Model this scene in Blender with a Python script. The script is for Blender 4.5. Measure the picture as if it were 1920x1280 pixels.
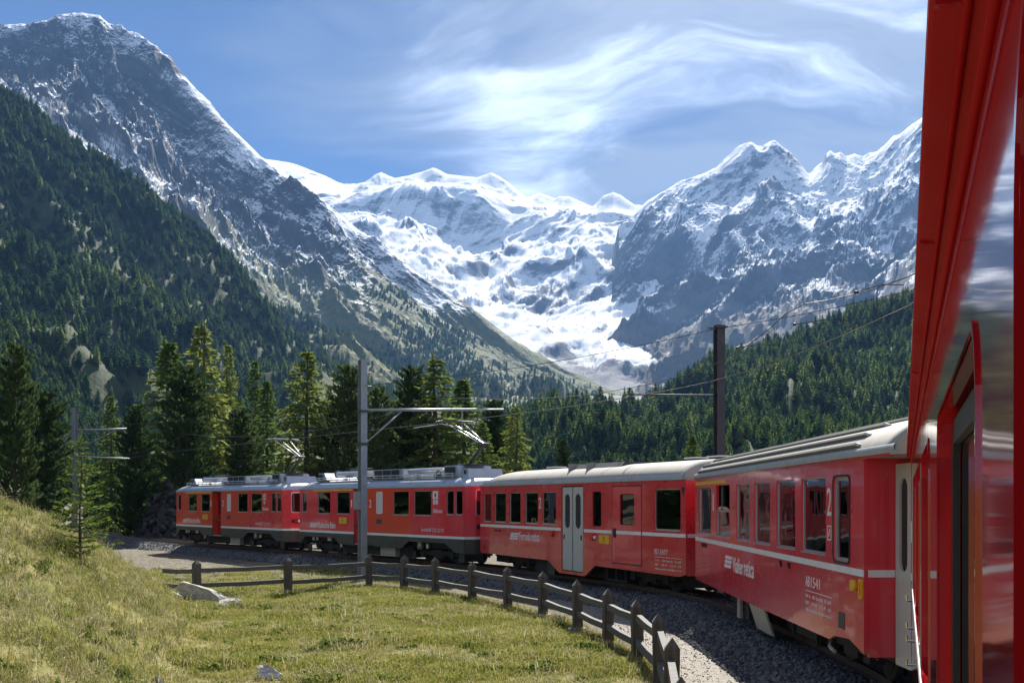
import bpy, bmesh, math, random
import numpy as np
from mathutils import Vector, Matrix

for o in list(bpy.data.objects):
    bpy.data.objects.remove(o, do_unlink=True)
SC = bpy.context.scene
COL = SC.collection
R = math.radians
rnd = random.Random(7)

# ------------------------------------------------------------ camera, sky, sun, exposure
F, CX, HY, CZ = 2150.0, 960.0, 940.0, 2.5      # focal length and horizon in photograph pixels, eye height over the rails
cd = bpy.data.cameras.new('camera')
cd.sensor_width = 36.0
cd.lens = 36.0 * F / 1920.0
cd.shift_y = (HY - 640.0) / 1920.0
cd.clip_start = 0.03
cd.clip_end = 60000.0
cam = bpy.data.objects.new('camera', cd)
COL.objects.link(cam)
cam.location = (0, 0, CZ)
cam.rotation_euler = (R(90), 0, 0)
SC.camera = cam

SUN_AZ, SUN_EL = R(10.0), R(43.0)               # azimuth measured from +Y towards +X
world = bpy.data.worlds.new('World')
SC.world = world
world.use_nodes = True

def build_world():
    nt = world.node_tree
    nt.nodes.clear()
    N = nt.nodes.new
    L = nt.links.new
    out = N('ShaderNodeOutputWorld')
    bg = N('ShaderNodeBackground')
    sky = N('ShaderNodeTexSky')
    sky.sky_type = 'NISHITA'
    sky.sun_disc = False
    sky.sun_elevation = SUN_EL
    sky.sun_rotation = SUN_AZ
    sky.altitude = 2200
    sky.air_density = 0.38
    sky.dust_density = 0.0
    sky.ozone_density = 6.0
    bg.inputs['Strength'].default_value = 0.05
    tc = N('ShaderNodeTexCoord')
    sep = N('ShaderNodeSeparateXYZ')
    L(tc.outputs['Generated'], sep.inputs[0])
    def m(op, a, b=None, c=None, clamp=False):
        n = N('ShaderNodeMath'); n.operation = op; n.use_clamp = clamp
        for i, v in enumerate((a, b, c)):
            if v is None: continue
            if isinstance(v, (int, float)): n.inputs[i].default_value = v
            else: L(v, n.inputs[i])
        return n.outputs[0]
    zz = m('MAXIMUM', sep.outputs['Z'], 0.0)
    den = m('ADD', zz, 0.16)
    u = m('DIVIDE', sep.outputs['X'], den)
    v = m('DIVIDE', sep.outputs['Y'], den)
    comb = N('ShaderNodeCombineXYZ')
    L(u, comb.inputs[0]); L(v, comb.inputs[1])
    def noise(scale, sx, sy, rot, detail, rough, dist, loc):
        mp = N('ShaderNodeMapping'); mp.inputs['Scale'].default_value = (sx, sy, 1); mp.inputs['Rotation'].default_value = (0, 0, R(rot)); mp.inputs['Location'].default_value = loc
        L(comb.outputs[0], mp.inputs[0])
        n = N('ShaderNodeTexNoise'); n.inputs['Scale'].default_value = scale; n.inputs['Detail'].default_value = detail
        n.inputs['Roughness'].default_value = rough; n.inputs['Distortion'].default_value = dist
        L(mp.outputs[0], n.inputs['Vector'])
        return n.outputs['Fac']
    def warp(scale, amt):
        n = N('ShaderNodeTexNoise'); n.inputs['Scale'].default_value = scale; n.inputs['Detail'].default_value = 3
        L(comb.outputs[0], n.inputs['Vector'])
        s = N('ShaderNodeVectorMath'); s.operation = 'SUBTRACT'; L(n.outputs['Color'], s.inputs[0]); s.inputs[1].default_value = (0.5, 0.5, 0.5)
        k = N('ShaderNodeVectorMath'); k.operation = 'SCALE'; L(s.outputs[0], k.inputs[0]); k.inputs['Scale'].default_value = amt
        q = N('ShaderNodeVectorMath'); q.operation = 'ADD'; L(comb.outputs[0], q.inputs[0]); L(k.outputs[0], q.inputs[1])
        return q
    comb = warp(1.3, 0.9)
    def ramp(x, a, b):
        n = N('ShaderNodeMapRange'); n.interpolation_type = 'SMOOTHSTEP'
        n.inputs['From Min'].default_value = a; n.inputs['From Max'].default_value = b
        L(x, n.inputs['Value']); return n.outputs[0]
    wisps = noise(2.6, 0.55, 1.5, 30, 12, 0.62, 0.5, (3.1, 1.7, 0))     # drawn-out cirrus fibres
    veil = noise(1.25, 0.8, 1.2, -12, 7, 0.55, 0.3, (1.4, 6.2, 0))      # broad thin veil
    puffs = noise(1.7, 0.7, 1.25, 24, 12, 0.60, 0.5, (11.98, 10.48, 0))     # thicker bright banks
    a = m('MULTIPLY', ramp(wisps, 0.40, 0.72), ramp(veil, 0.30, 0.62))
    b = ramp(puffs, 0.48, 0.72)
    # cirrus all round, the unseen veil behind the camera added as fill light, with one wide blue opening to the east of the view
    hl = m('SQRT', m('ADD', m('ADD', m('MULTIPLY', sep.outputs['X'], sep.outputs['X']), m('MULTIPLY', sep.outputs['Y'], sep.outputs['Y'])), 1e-4))
    gap = m('DIVIDE', m('ADD', m('MULTIPLY', sep.outputs['X'], math.sin(R(-40))), m('MULTIPLY', sep.outputs['Y'], math.cos(R(-40)))), hl)
    side = ramp(m('ADD', gap, m('MULTIPLY', m('SUBTRACT', veil, 0.5), 0.45)), 0.90, 0.74)
    thin = m('ADD', m('MULTIPLY', a, 0.8), m('MULTIPLY', ramp(m('ADD', m('MULTIPLY', veil, 0.55), m('MULTIPLY', wisps, 0.45)), 0.24, 0.54), 0.92), clamp=True)
    hor = ramp(sep.outputs['Z'], 0.0, 0.14)
    cov = m('MULTIPLY', m('MULTIPLY', thin, side), m('ADD', m('MULTIPLY', hor, 0.55), 0.45), clamp=True)
    thick = m('MULTIPLY', m('MULTIPLY', b, side), ramp(sep.outputs['Z'], 0.08, 0.24))
    cov = m('MAXIMUM', cov, m('MULTIPLY', thick, 0.92))
    # clouds scatter the sunlight forward: brighter towards the sun and where they are thick
    sd = N('ShaderNodeVectorMath'); sd.operation = 'DOT_PRODUCT'
    L(tc.outputs['Generated'], sd.inputs[0])
    sd.inputs[1].default_value = (math.cos(SUN_EL) * math.sin(SUN_AZ), math.cos(SUN_EL) * math.cos(SUN_AZ), math.sin(SUN_EL))
    glow = m('MULTIPLY', m('POWER', m('MAXIMUM', sd.outputs['Value'], 0.0), 12.0), 4.0)
    glow = m('ADD', glow, m('ADD', m('MULTIPLY', thick, 8.0), 2.6))
    cc = N('ShaderNodeCombineColor')
    L(m('MULTIPLY', glow, 0.86), cc.inputs[0]); L(m('MULTIPLY', glow, 0.96), cc.inputs[1]); L(m('MULTIPLY', glow, 1.17), cc.inputs[2])
    mix = N('ShaderNodeMix'); mix.data_type = 'RGBA'
    L(cov, mix.inputs['Factor']); L(sky.outputs[0], mix.inputs['A']); L(cc.outputs[0], mix.inputs['B'])
    L(mix.outputs['Result'], bg.inputs['Color'])
    L(bg.outputs[0], out.inputs[0])
build_world()

sl = bpy.data.lights.new('sun', 'SUN')
sl.energy = 4.6
sl.angle = R(0.53)
sl.color = (1.0, 0.955, 0.88)
sun = bpy.data.objects.new('sun', sl)
COL.objects.link(sun)
SUNV = Vector((math.cos(SUN_EL) * math.sin(SUN_AZ), math.cos(SUN_EL) * math.cos(SUN_AZ), math.sin(SUN_EL)))
sun.rotation_euler = (-SUNV).to_track_quat('-Z', 'Y').to_euler()
sun.location = SUNV * 200

vs = SC.view_settings
vs.view_transform = 'Standard'
vs.look = 'None'
vs.exposure = 1.55
vs.gamma = 1.0
vs.use_curve_mapping = False
SC.cycles.max_bounces = 6
SC.cycles.transparent_max_bounces = 12
SC.cycles.volume_bounces = 0
SC.cycles.use_denoising = True
SC.cycles.sample_clamp_indirect = 8.0

def P(px, py, D):
    return Vector(((px - CX) * D / F, D, CZ + (HY - py) * D / F))

# ------------------------------------------------------------ helpers
def tag(o, label=None, cat=None, group=None, kind=None):
    if label: o['label'] = label
    if cat: o['category'] = cat
    if group: o['group'] = group
    if kind: o['kind'] = kind
    return o

def empty(name, loc=(0, 0, 0), rz=0.0, label=None, cat=None, group=None, kind=None):
    o = bpy.data.objects.new(name, None)
    o.empty_display_size = 0.3
    COL.objects.link(o)
    o.location = loc
    o.rotation_euler = (0, 0, rz)
    return tag(o, label, cat, group, kind)

def link(name, me, parent=None, mat=None):
    o = bpy.data.objects.new(name, me)
    COL.objects.link(o)
    if parent is not None: o.parent = parent
    if mat is not None and not me.materials: me.materials.append(mat)
    return o

class MB:
    """collects shapes into one mesh"""
    def __init__(s): s.v, s.f, s.sm = [], [], []
    def add(s, vs, fs, smooth=False):
        b = len(s.v); s.v.extend([tuple(v) for v in vs])
        for f in fs: s.f.append([b + i for i in f]); s.sm.append(smooth)
        return s
    def box(s, x0, y0, z0, x1, y1, z1):
        return s.add([(x0,y0,z0),(x1,y0,z0),(x1,y1,z0),(x0,y1,z0),(x0,y0,z1),(x1,y0,z1),(x1,y1,z1),(x0,y1,z1)],
                     [(0,3,2,1),(4,5,6,7),(0,1,5,4),(1,2,6,5),(2,3,7,6),(3,0,4,7)])
    def hexa(s, p):   # 8 corners, bottom 4 then top 4
        return s.add(p, [(0,3,2,1),(4,5,6,7),(0,1,5,4),(1,2,6,5),(2,3,7,6),(3,0,4,7)])
    def tube(s, pts, r, n=8, caps=True):
        pts = [Vector(p) for p in pts]
        rr = r if isinstance(r, (list, tuple)) else [r] * len(pts)
        vs, fs = [], []
        up = None
        for i, p in enumerate(pts):
            t = (pts[min(i+1, len(pts)-1)] - pts[max(i-1, 0)])
            if t.length < 1e-9: t = Vector((0,0,1))
            t.normalize()
            if up is None:
                up = Vector((0,0,1)) if abs(t.z) < 0.9 else Vector((1,0,0))
            a = t.cross(up); a.normalize(); b = a.cross(t); b.normalize(); up = b
            for k in range(n):
                an = 2*math.pi*k/n
                vs.append(p + a*(math.cos(an)*rr[i]) + b*(math.sin(an)*rr[i]))
        for i in range(len(pts)-1):
            for k in range(n):
                fs.append((i*n+k, i*n+(k+1)%n, (i+1)*n+(k+1)%n, (i+1)*n+k))
        s.add(vs, fs, n > 6)
        if caps:
            b = len(s.v) - len(vs)
            s.f.append([b+k for k in range(n)][::-1]); s.sm.append(False)
            s.f.append([b+(len(pts)-1)*n+k for k in range(n)]); s.sm.append(False)
        return s
    def disc(s, c, axis, r, w, n=20):
        c = Vector(c); a = Vector(axis).normalized()
        return s.tube([c - a*(w/2), c + a*(w/2)], r, n)
    def prism(s, prof, x0, x1):   # profile in (y,z), extruded along x
        n = len(prof)
        vs = [(x0, y, z) for y, z in prof] + [(x1, y, z) for y, z in prof]
        fs = [(i, (i+1) % n, n+(i+1) % n, n+i) for i in range(n)]
        s.add(vs, fs); b = len(s.v) - 2*n
        s.f.append([b+i for i in range(n)][::-1]); s.sm.append(False)
        s.f.append([b+n+i for i in range(n)]); s.sm.append(False)
        return s
    def strip(s, prof, x0, x1, smooth=False):   # open profile in (y,z)
        n = len(prof)
        return s.add([(x0, y, z) for y, z in prof] + [(x1, y, z) for y, z in prof], [(i, i+1, n+i+1, n+i) for i in range(n-1)], smooth)
    def mesh(s, name, mat=None):
        me = bpy.data.meshes.new(name)
        me.from_pydata(s.v, [], s.f)
        me.polygons.foreach_set('use_smooth', s.sm)
        if mat: me.materials.append(mat)
        me.update()
        return me
    def build(s, name, mat, parent=None):
        return link(name, s.mesh(name, mat), parent)

def np_mesh(name, V, Fq, smooth=True, mat=None):
    me = bpy.data.meshes.new(name)
    n, k = Fq.shape
    me.vertices.add(len(V)); me.vertices.foreach_set('co', np.asarray(V, np.float32).ravel())
    me.loops.add(n*k); me.loops.foreach_set('vertex_index', Fq.astype(np.int32).ravel())
    me.polygons.add(n); me.polygons.foreach_set('loop_start', np.arange(0, n*k, k, dtype=np.int32))
    me.polygons.foreach_set('loop_total', np.full(n, k, np.int32))
    me.polygons.foreach_set('use_smooth', np.full(n, smooth))
    if mat: me.materials.append(mat)
    me.update(calc_edges=True)
    return me

def rrect(x0, z0, x1, z1, r=0.0, n=5):
    if r <= 0: return [(x0,z0),(x1,z0),(x1,z1),(x0,z1)]
    pts = []
    for cx, cz, a0 in ((x1-r, z0+r, -90), (x1-r, z1-r, 0), (x0+r, z1-r, 90), (x0+r, z0+r, 180)):
        for k in range(n+1):
            a = R(a0 + 90*k/n); pts.append((cx + r*math.cos(a), cz + r*math.sin(a)))
    return pts

def curve_mesh(cu):
    o = bpy.data.objects.new('tmp', cu)
    me = bpy.data.meshes.new_from_object(o)
    bpy.data.objects.remove(o)
    return me

def flat(splines, depth, y, mb=None):
    """filled outline(s) in (x,z) with holes; front face at y, going back by depth"""
    cu = bpy.data.curves.new('c', 'CURVE'); cu.dimensions = '2D'; cu.fill_mode = 'BOTH'; cu.extrude = depth/2
    for pts in splines:
        sp = cu.splines.new('POLY'); sp.points.add(len(pts)-1)
        for i, (x, z) in enumerate(pts): sp.points[i].co = (x, z, 0, 1)
        sp.use_cyclic_u = True
    me = curve_mesh(cu)
    mb = mb or MB()
    mb.add([(v.co.x, y + depth/2 - v.co.z, v.co.y) for v in me.vertices], [list(p.vertices) for p in me.polygons])
    bpy.data.meshes.remove(me); bpy.data.curves.remove(cu)
    return mb

def text_mb(body, x, z, height, width=None, y=0.0, depth=0.004, shear=0.0, bold=0.0, mb=None):
    cu = bpy.data.curves.new('t', 'FONT'); cu.body = body; cu.extrude = depth/2; cu.size = 1.0; cu.resolution_u = 3
    cu.shear = shear; cu.offset = bold
    me = curve_mesh(cu)
    co = [v.co.copy() for v in me.vertices]
    x0 = min(c.x for c in co); x1 = max(c.x for c in co); z0 = min(c.y for c in co); z1 = max(c.y for c in co)
    sz = height / (z1 - z0); sx = (width / (x1 - x0)) if width else sz
    mb = mb or MB()
    mb.add([(x + (c.x-x0)*sx, y + depth/2 - c.z, z + (c.y-z0)*sz) for c in co], [list(p.vertices) for p in me.polygons])
    bpy.data.meshes.remove(me); bpy.data.curves.remove(cu)
    return mb

# ------------------------------------------------------------ materials
def newmat(name):
    m = bpy.data.materials.new(name); m.use_nodes = True
    nt = m.node_tree
    return m, nt, nt.nodes['Principled BSDF'], nt.nodes.new, nt.links.new

def pbr(name, col, rough=0.5, metal=0.0, var=0.12, scale=4.0, bump=0.0, bscale=None, coat=0.0, spec=0.5, col2=None, detail=5, stretch=(1,1,1), v2=None):
    m, nt, b, N, L = newmat(name)
    b.inputs['Roughness'].default_value = rough; b.inputs['Metallic'].default_value = metal
    b.inputs['Specular IOR Level'].default_value = spec
    b.inputs['Coat Weight'].default_value = coat; b.inputs['Coat Roughness'].default_value = 0.04
    tc = N('ShaderNodeTexCoord'); mp = N('ShaderNodeMapping'); mp.inputs['Scale'].default_value = stretch
    L(tc.outputs['Object'], mp.inputs[0])
    nz = N('ShaderNodeTexNoise'); nz.inputs['Scale'].default_value = scale; nz.inputs['Detail'].default_value = detail; nz.inputs['Roughness'].default_value = 0.6
    L(mp.outputs[0], nz.inputs['Vector'])
    mr = N('ShaderNodeMapRange'); mr.inputs['From Min'].default_value = 0.3; mr.inputs['From Max'].default_value = 0.7
    L(nz.outputs['Fac'], mr.inputs['Value'])
    mx = N('ShaderNodeMix'); mx.data_type = 'RGBA'
    c2 = col2 or tuple(min(1.0, c*(1+var)) for c in col)
    c1 = tuple(c*(1-var) for c in col) if col2 is None else col
    mx.inputs['A'].default_value = (*c1, 1); mx.inputs['B'].default_value = (*c2, 1)
    L(mr.outputs[0], mx.inputs['Factor']); L(mx.outputs['Result'], b.inputs['Base Color'])
    if bump:
        n2 = N('ShaderNodeTexNoise'); n2.inputs['Scale'].default_value = bscale or scale*4; n2.inputs['Detail'].default_value = 6
        L(mp.outputs[0], n2.inputs['Vector'])
        bp = N('ShaderNodeBump'); bp.inputs['Strength'].default_value = bump; bp.inputs['Distance'].default_value = 0.02
        L(n2.outputs['Fac'], bp.inputs['Height']); L(bp.outputs[0], b.inputs['Normal'])
    return m

def paint(name, col, fade, rough=0.22, coat=0.6, dirt=(0.23, 0.13, 0.08), wave=0.02, spec=0.5):
    """enamel: faded patches, brake dust towards the sills, slightly wavy sheet metal"""
    m, nt, b, N, L = newmat(name)
    tc = N('ShaderNodeTexCoord')
    def noise(s, d, st):
        mp = N('ShaderNodeMapping'); mp.inputs['Scale'].default_value = st; L(tc.outputs['Object'], mp.inputs[0])
        n = N('ShaderNodeTexNoise'); n.inputs['Scale'].default_value = s; n.inputs['Detail'].default_value = d; L(mp.outputs[0], n.inputs['Vector']); return n.outputs['Fac']
    def ramp(x, a, c):
        n = N('ShaderNodeMapRange'); n.interpolation_type = 'SMOOTHSTEP'; n.inputs['From Min'].default_value = a; n.inputs['From Max'].default_value = c
        L(x, n.inputs['Value']); return n.outputs[0]
    def mul(x, k):
        n = N('ShaderNodeMath'); n.operation = 'MULTIPLY'; L(x, n.inputs[0])
        if isinstance(k, (int, float)): n.inputs[1].default_value = k
        else: L(k, n.inputs[1])
        return n.outputs[0]
    mx = N('ShaderNodeMix'); mx.data_type = 'RGBA'; mx.inputs['A'].default_value = (*col, 1); mx.inputs['B'].default_value = (*fade, 1)
    L(ramp(noise(0.9, 5, (1, 1, 0.6)), 0.35, 0.7), mx.inputs['Factor'])
    sp = N('ShaderNodeSeparateXYZ'); L(tc.outputs['Object'], sp.inputs[0])
    low = N('ShaderNodeMapRange'); low.inputs['From Min'].default_value = 1.25; low.inputs['From Max'].default_value = 0.5; L(sp.outputs['Z'], low.inputs['Value'])
    dm = mul(mul(low.outputs[0], ramp(noise(2.2, 6, (2.5, 2.5, 0.7)), 0.42, 0.75)), 0.28)
    m2 = N('ShaderNodeMix'); m2.data_type = 'RGBA'; L(mx.outputs['Result'], m2.inputs['A']); m2.inputs['B'].default_value = (*dirt, 1); L(dm, m2.inputs['Factor'])
    L(m2.outputs['Result'], b.inputs['Base Color'])
    rg = N('ShaderNodeMapRange'); rg.inputs['To Min'].default_value = rough*0.8; rg.inputs['To Max'].default_value = rough*1.5; L(noise(3, 6, (1, 1, 1)), rg.inputs['Value'])
    L(rg.outputs[0], b.inputs['Roughness'])
    b.inputs['Specular IOR Level'].default_value = spec
    b.inputs['Coat Weight'].default_value = coat; b.inputs['Coat Roughness'].default_value = 0.05
    bp = N('ShaderNodeBump'); bp.inputs['Strength'].default_value = 0.35; bp.inputs['Distance'].default_value = wave
    L(noise(1.1, 2, (1, 1, 1)), bp.inputs['Height'])
    L(bp.outputs[0], b.inputs['Normal']); L(bp.outputs[0], b.inputs['Coat Normal'])
    return m

def glassmat(name, tint, refl=0.10):
    m, nt, b, N, L = newmat(name)
    nt.nodes.remove(b)
    out = nt.nodes['Material Output']
    tr = N('ShaderNodeBsdfTransparent'); tr.inputs[0].default_value = (*tint, 1)
    gl = N('ShaderNodeBsdfGlossy'); gl.inputs['Roughness'].default_value = 0.015; gl.inputs['Color'].default_value = (0.95, 0.97, 1, 1)
    tc = N('ShaderNodeTexCoord'); nz = N('ShaderNodeTexNoise'); nz.inputs['Scale'].default_value = 1.6; nz.inputs['Detail'].default_value = 1
    L(tc.outputs['Object'], nz.inputs['Vector'])
    bp = N('ShaderNodeBump'); bp.inputs['Strength'].default_value = 0.25; bp.inputs['Distance'].default_value = 0.012; L(nz.outputs['Fac'], bp.inputs['Height'])
    L(bp.outputs[0], gl.inputs['Normal'])
    fr = N('ShaderNodeFresnel'); fr.inputs['IOR'].default_value = 1.5
    ad = N('ShaderNodeMath'); ad.operation = 'ADD'; ad.use_clamp = True; ad.inputs[1].default_value = refl; L(fr.outputs[0], ad.inputs[0])
    mx = N('ShaderNodeMixShader'); L(ad.outputs[0], mx.inputs[0]); L(tr.outputs[0], mx.inputs[1]); L(gl.outputs[0], mx.inputs[2])
    L(mx.outputs[0], out.inputs[0])
    return m

def leafmat(name, cols, trans=0.4, rough=0.6, vscale=None):
    """foliage: colour varies from plant to plant and across the plant; light shines through"""
    m, nt, b, N, L = newmat(name)
    nt.nodes.remove(b); out = nt.nodes['Material Output']
    oi = N('ShaderNodeObjectInfo')
    cr = N('ShaderNodeValToRGB')
    els = cr.color_ramp.elements
    while len(els) < len(cols): els.new(0.5)
    for i, c in enumerate(cols):
        els[i].position = i / max(1, len(cols)-1); els[i].color = (*c, 1)
    tc = N('ShaderNodeTexCoord'); nz = N('ShaderNodeTexNoise'); nz.inputs['Scale'].default_value = vscale or 0.8; nz.inputs['Detail'].default_value = 3
    L(tc.outputs['Object'], nz.inputs['Vector'])
    ad = N('ShaderNodeMath'); ad.operation = 'MULTIPLY_ADD'; L(nz.outputs['Fac'], ad.inputs[0]); ad.inputs[1].default_value = 0.9
    sb = N('ShaderNodeMath'); sb.operation = 'SUBTRACT'; L(oi.outputs['Random'], sb.inputs[0]); sb.inputs[1].default_value = 0.45
    L(sb.outputs[0], ad.inputs[2]); L(ad.outputs[0], cr.inputs[0])
    df = N('ShaderNodeBsdfDiffuse'); tl = N('ShaderNodeBsdfTranslucent'); L(cr.outputs[0], df.inputs[0]); L(cr.outputs[0], tl.inputs[0])
    mx = N('ShaderNodeMixShader'); mx.inputs[0].default_value = trans; L(df.outputs[0], mx.inputs[1]); L(tl.outputs[0], mx.inputs[2])
    L(mx.outputs[0], out.inputs[0])
    return m

M = {}
M['red'] = paint('crimson_paint', (0.66, 0.03, 0.048), (0.66, 0.07, 0.09))
M['red_bd'] = paint('red_paint', (0.59, 0.02, 0.03), (0.60, 0.045, 0.05), rough=0.25)
M['red_orange'] = paint('orange_red_paint', (0.65, 0.055, 0.022), (0.60, 0.06, 0.03), rough=0.28)
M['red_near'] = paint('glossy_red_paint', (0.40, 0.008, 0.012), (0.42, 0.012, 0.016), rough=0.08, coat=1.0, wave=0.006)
M['red_shaded'] = paint('shaded_red_paint', (0.36, 0.008, 0.010), (0.40, 0.012, 0.014), rough=0.5, coat=0.0, wave=0.004, spec=0.05)  # coach red again, darkened and dulled so overhang and recess look shaded
M['white'] = pbr('white_stripe_paint', (0.72, 0.70, 0.68), 0.4, var=0.08)
M['letter'] = pbr('white_lettering', (0.70, 0.66, 0.66), 0.5, var=0.06)
M['yellow'] = pbr('yellow_paint', (0.75, 0.40, 0.02), 0.4, var=0.08)
M['black'] = pbr('black_rubber', (0.012, 0.012, 0.013), 0.55)
M['door'] = pbr('pale_grey_door_paint', (0.46, 0.45, 0.41), 0.42, var=0.06)
M['apron'] = pbr('dark_grey_apron_paint', (0.05, 0.052, 0.043), 0.55, var=0.25, scale=2)
M['under'] = pbr('grimy_underframe', (0.022, 0.02, 0.018), 0.8, var=0.4, scale=3)
M['plate'] = pbr('grey_steel_cover', (0.30, 0.29, 0.25), 0.5, var=0.12)
M['roof_silver'] = pbr('silver_roof_paint', (0.40, 0.42, 0.46), 0.42, 0.3, var=0.1, scale=1.5, bump=0.05)
M['roof_beige'] = pbr('weathered_beige_roof', (0.31, 0.29, 0.25), 0.8, var=0.16, scale=1.3, bump=0.1, stretch=(4, 1, 1))
M['roof_grey'] = pbr('grey_roof_edge', (0.36, 0.36, 0.37), 0.55, var=0.1)
M['alu'] = pbr('aluminium', (0.62, 0.62, 0.62), 0.35, 0.8, var=0.06)
M['chrome'] = pbr('chrome', (0.8, 0.8, 0.8), 0.12, 1.0, var=0.03)
M['glass'] = glassmat('coach_window_glass', (0.30, 0.29, 0.28), 0.05)
M['frosted'] = pbr('frosted_glass', (0.55, 0.57, 0.58), 0.35, var=0.05)
M['interior'] = pbr('brown_interior_panel', (0.07, 0.055, 0.043), 0.7)
M['seat'] = pbr('dark_red_seat_cloth', (0.10, 0.025, 0.025), 0.9)
M['steel'] = pbr('galvanised_steel', (0.30, 0.32, 0.34), 0.5, 0.5, var=0.15, scale=3, bump=0.05)
M['steel_dark_shaded'] = pbr('dark_and_shaded_steel', (0.06, 0.06, 0.065), 0.6, 0.3, var=0.2)  # own colour of the fittings; on the rear mast it stands for shade
M['rail'] = pbr('rail_steel', (0.14, 0.10, 0.08), 0.45, 0.6, var=0.25)
M['railtop'] = pbr('polished_rail_head', (0.55, 0.54, 0.52), 0.22, 1.0, var=0.05)
M['wire'] = pbr('dark_copper_wire', (0.05, 0.05, 0.05), 0.5, 0.5)
M['insul'] = pbr('blue_grey_porcelain', (0.10, 0.13, 0.17), 0.25)
M['wood'] = pbr('weathered_fence_wood', (0.045, 0.038, 0.030), 0.85, var=0.4, scale=6, bump=0.5, bscale=18, col2=(0.12, 0.10, 0.082), stretch=(3, 3, 0.5))
M['sleeper'] = pbr('sleeper_wood', (0.06, 0.045, 0.035), 0.9, var=0.3)
M['concrete'] = pbr('concrete', (0.42, 0.40, 0.36), 0.9, bump=0.3)
M['bark'] = pbr('conifer_bark', (0.075, 0.055, 0.042), 0.95, var=0.4, scale=3, bump=0.6, stretch=(3, 3, 0.6))
M['rock'] = pbr('pale_granite', (0.22, 0.20, 0.175), 0.9, scale=3.5, bump=1.0, bscale=6, col2=(0.52, 0.49, 0.45), detail=9)
M['spoil'] = pbr('dark_shaded_earth_and_rubble', (0.015, 0.014, 0.013), 0.95, scale=2, bump=1.0, bscale=4, col2=(0.055, 0.05, 0.048), detail=9)  # dark earth, with the tree shade on the heap put into the colour
M['skin'] = pbr('skin', (0.55, 0.34, 0.25), 0.5)
M['shirt'] = pbr('dark_shirt', (0.03, 0.035, 0.05), 0.9)
M['larch'] = leafmat('larch_needles', [(0.09, 0.14, 0.034), (0.145, 0.19, 0.044), (0.21, 0.24, 0.062)], 0.5)
M['pine'] = leafmat('pine_needles', [(0.025, 0.046, 0.018), (0.042, 0.07, 0.024), (0.07, 0.10, 0.034)], 0.35)
M['far_larch'] = leafmat('distant_larch', [(0.07, 0.12, 0.035), (0.115, 0.17, 0.046), (0.17, 0.21, 0.065)], 0.5, vscale=0.15)
M['far_pine'] = leafmat('distant_pine', [(0.025, 0.052, 0.022), (0.04, 0.075, 0.03), (0.06, 0.10, 0.036)], 0.4, vscale=0.15)
M['grass'] = leafmat('meadow_grass', [(0.15, 0.18, 0.03), (0.23, 0.245, 0.05), (0.32, 0.30, 0.085), (0.42, 0.365, 0.16)], 0.35, vscale=0.3)
M['straw'] = leafmat('dry_hill_grass', [(0.15, 0.16, 0.05), (0.26, 0.24, 0.10), (0.38, 0.33, 0.17), (0.52, 0.47, 0.31)], 0.35, vscale=0.3)
M['stone'] = leafmat('ballast_stone', [(0.045, 0.045, 0.05), (0.095, 0.095, 0.105), (0.19, 0.185, 0.18)], 0.0, vscale=0.5)

# ------------------------------------------------------------ noise
_prng = np.random.RandomState(11)
_perm = _prng.permutation(512)
_ang = _prng.rand(512) * 2 * np.pi
_gx, _gy = np.cos(_ang), np.sin(_ang)
def perlin(x, y):
    xi = np.floor(x).astype(np.int64); yi = np.floor(y).astype(np.int64)
    xf = x - xi; yf = y - yi
    u = xf*xf*xf*(xf*(xf*6-15)+10); v = yf*yf*yf*(yf*(yf*6-15)+10)
    def g(ix, iy, dx, dy):
        h = _perm[(_perm[ix & 511] + iy) & 511]
        return _gx[h]*dx + _gy[h]*dy
    a = g(xi, yi, xf, yf); b = g(xi+1, yi, xf-1, yf); c = g(xi, yi+1, xf, yf-1); d = g(xi+1, yi+1, xf-1, yf-1)
    return (a + u*(b-a)) + v*((c + u*(d-c)) - (a + u*(b-a)))
def fbm(x, y, o=5, gain=0.5):
    s, a = 0.0, 1.0
    for k in range(o):
        s = s + a*perlin(x*2**k + 17.3*k, y*2**k - 9.1*k); a *= gain
    return s
def ridged(x, y, o=6, gain=0.5):
    s, a, w = 0.0, 1.0, 1.0
    for k in range(o):
        n = 1 - np.abs(perlin(x*2.03**k + 31.7*k, y*2.03**k + 5.3*k))*2.0
        n = n*n*w; s = s + a*n; w = np.clip(n*1.6, 0, 1); a *= gain
    return s
def sstep(x, a, b):
    t = np.clip((x-a)/(b-a), 0, 1); return t*t*(3-2*t)

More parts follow.
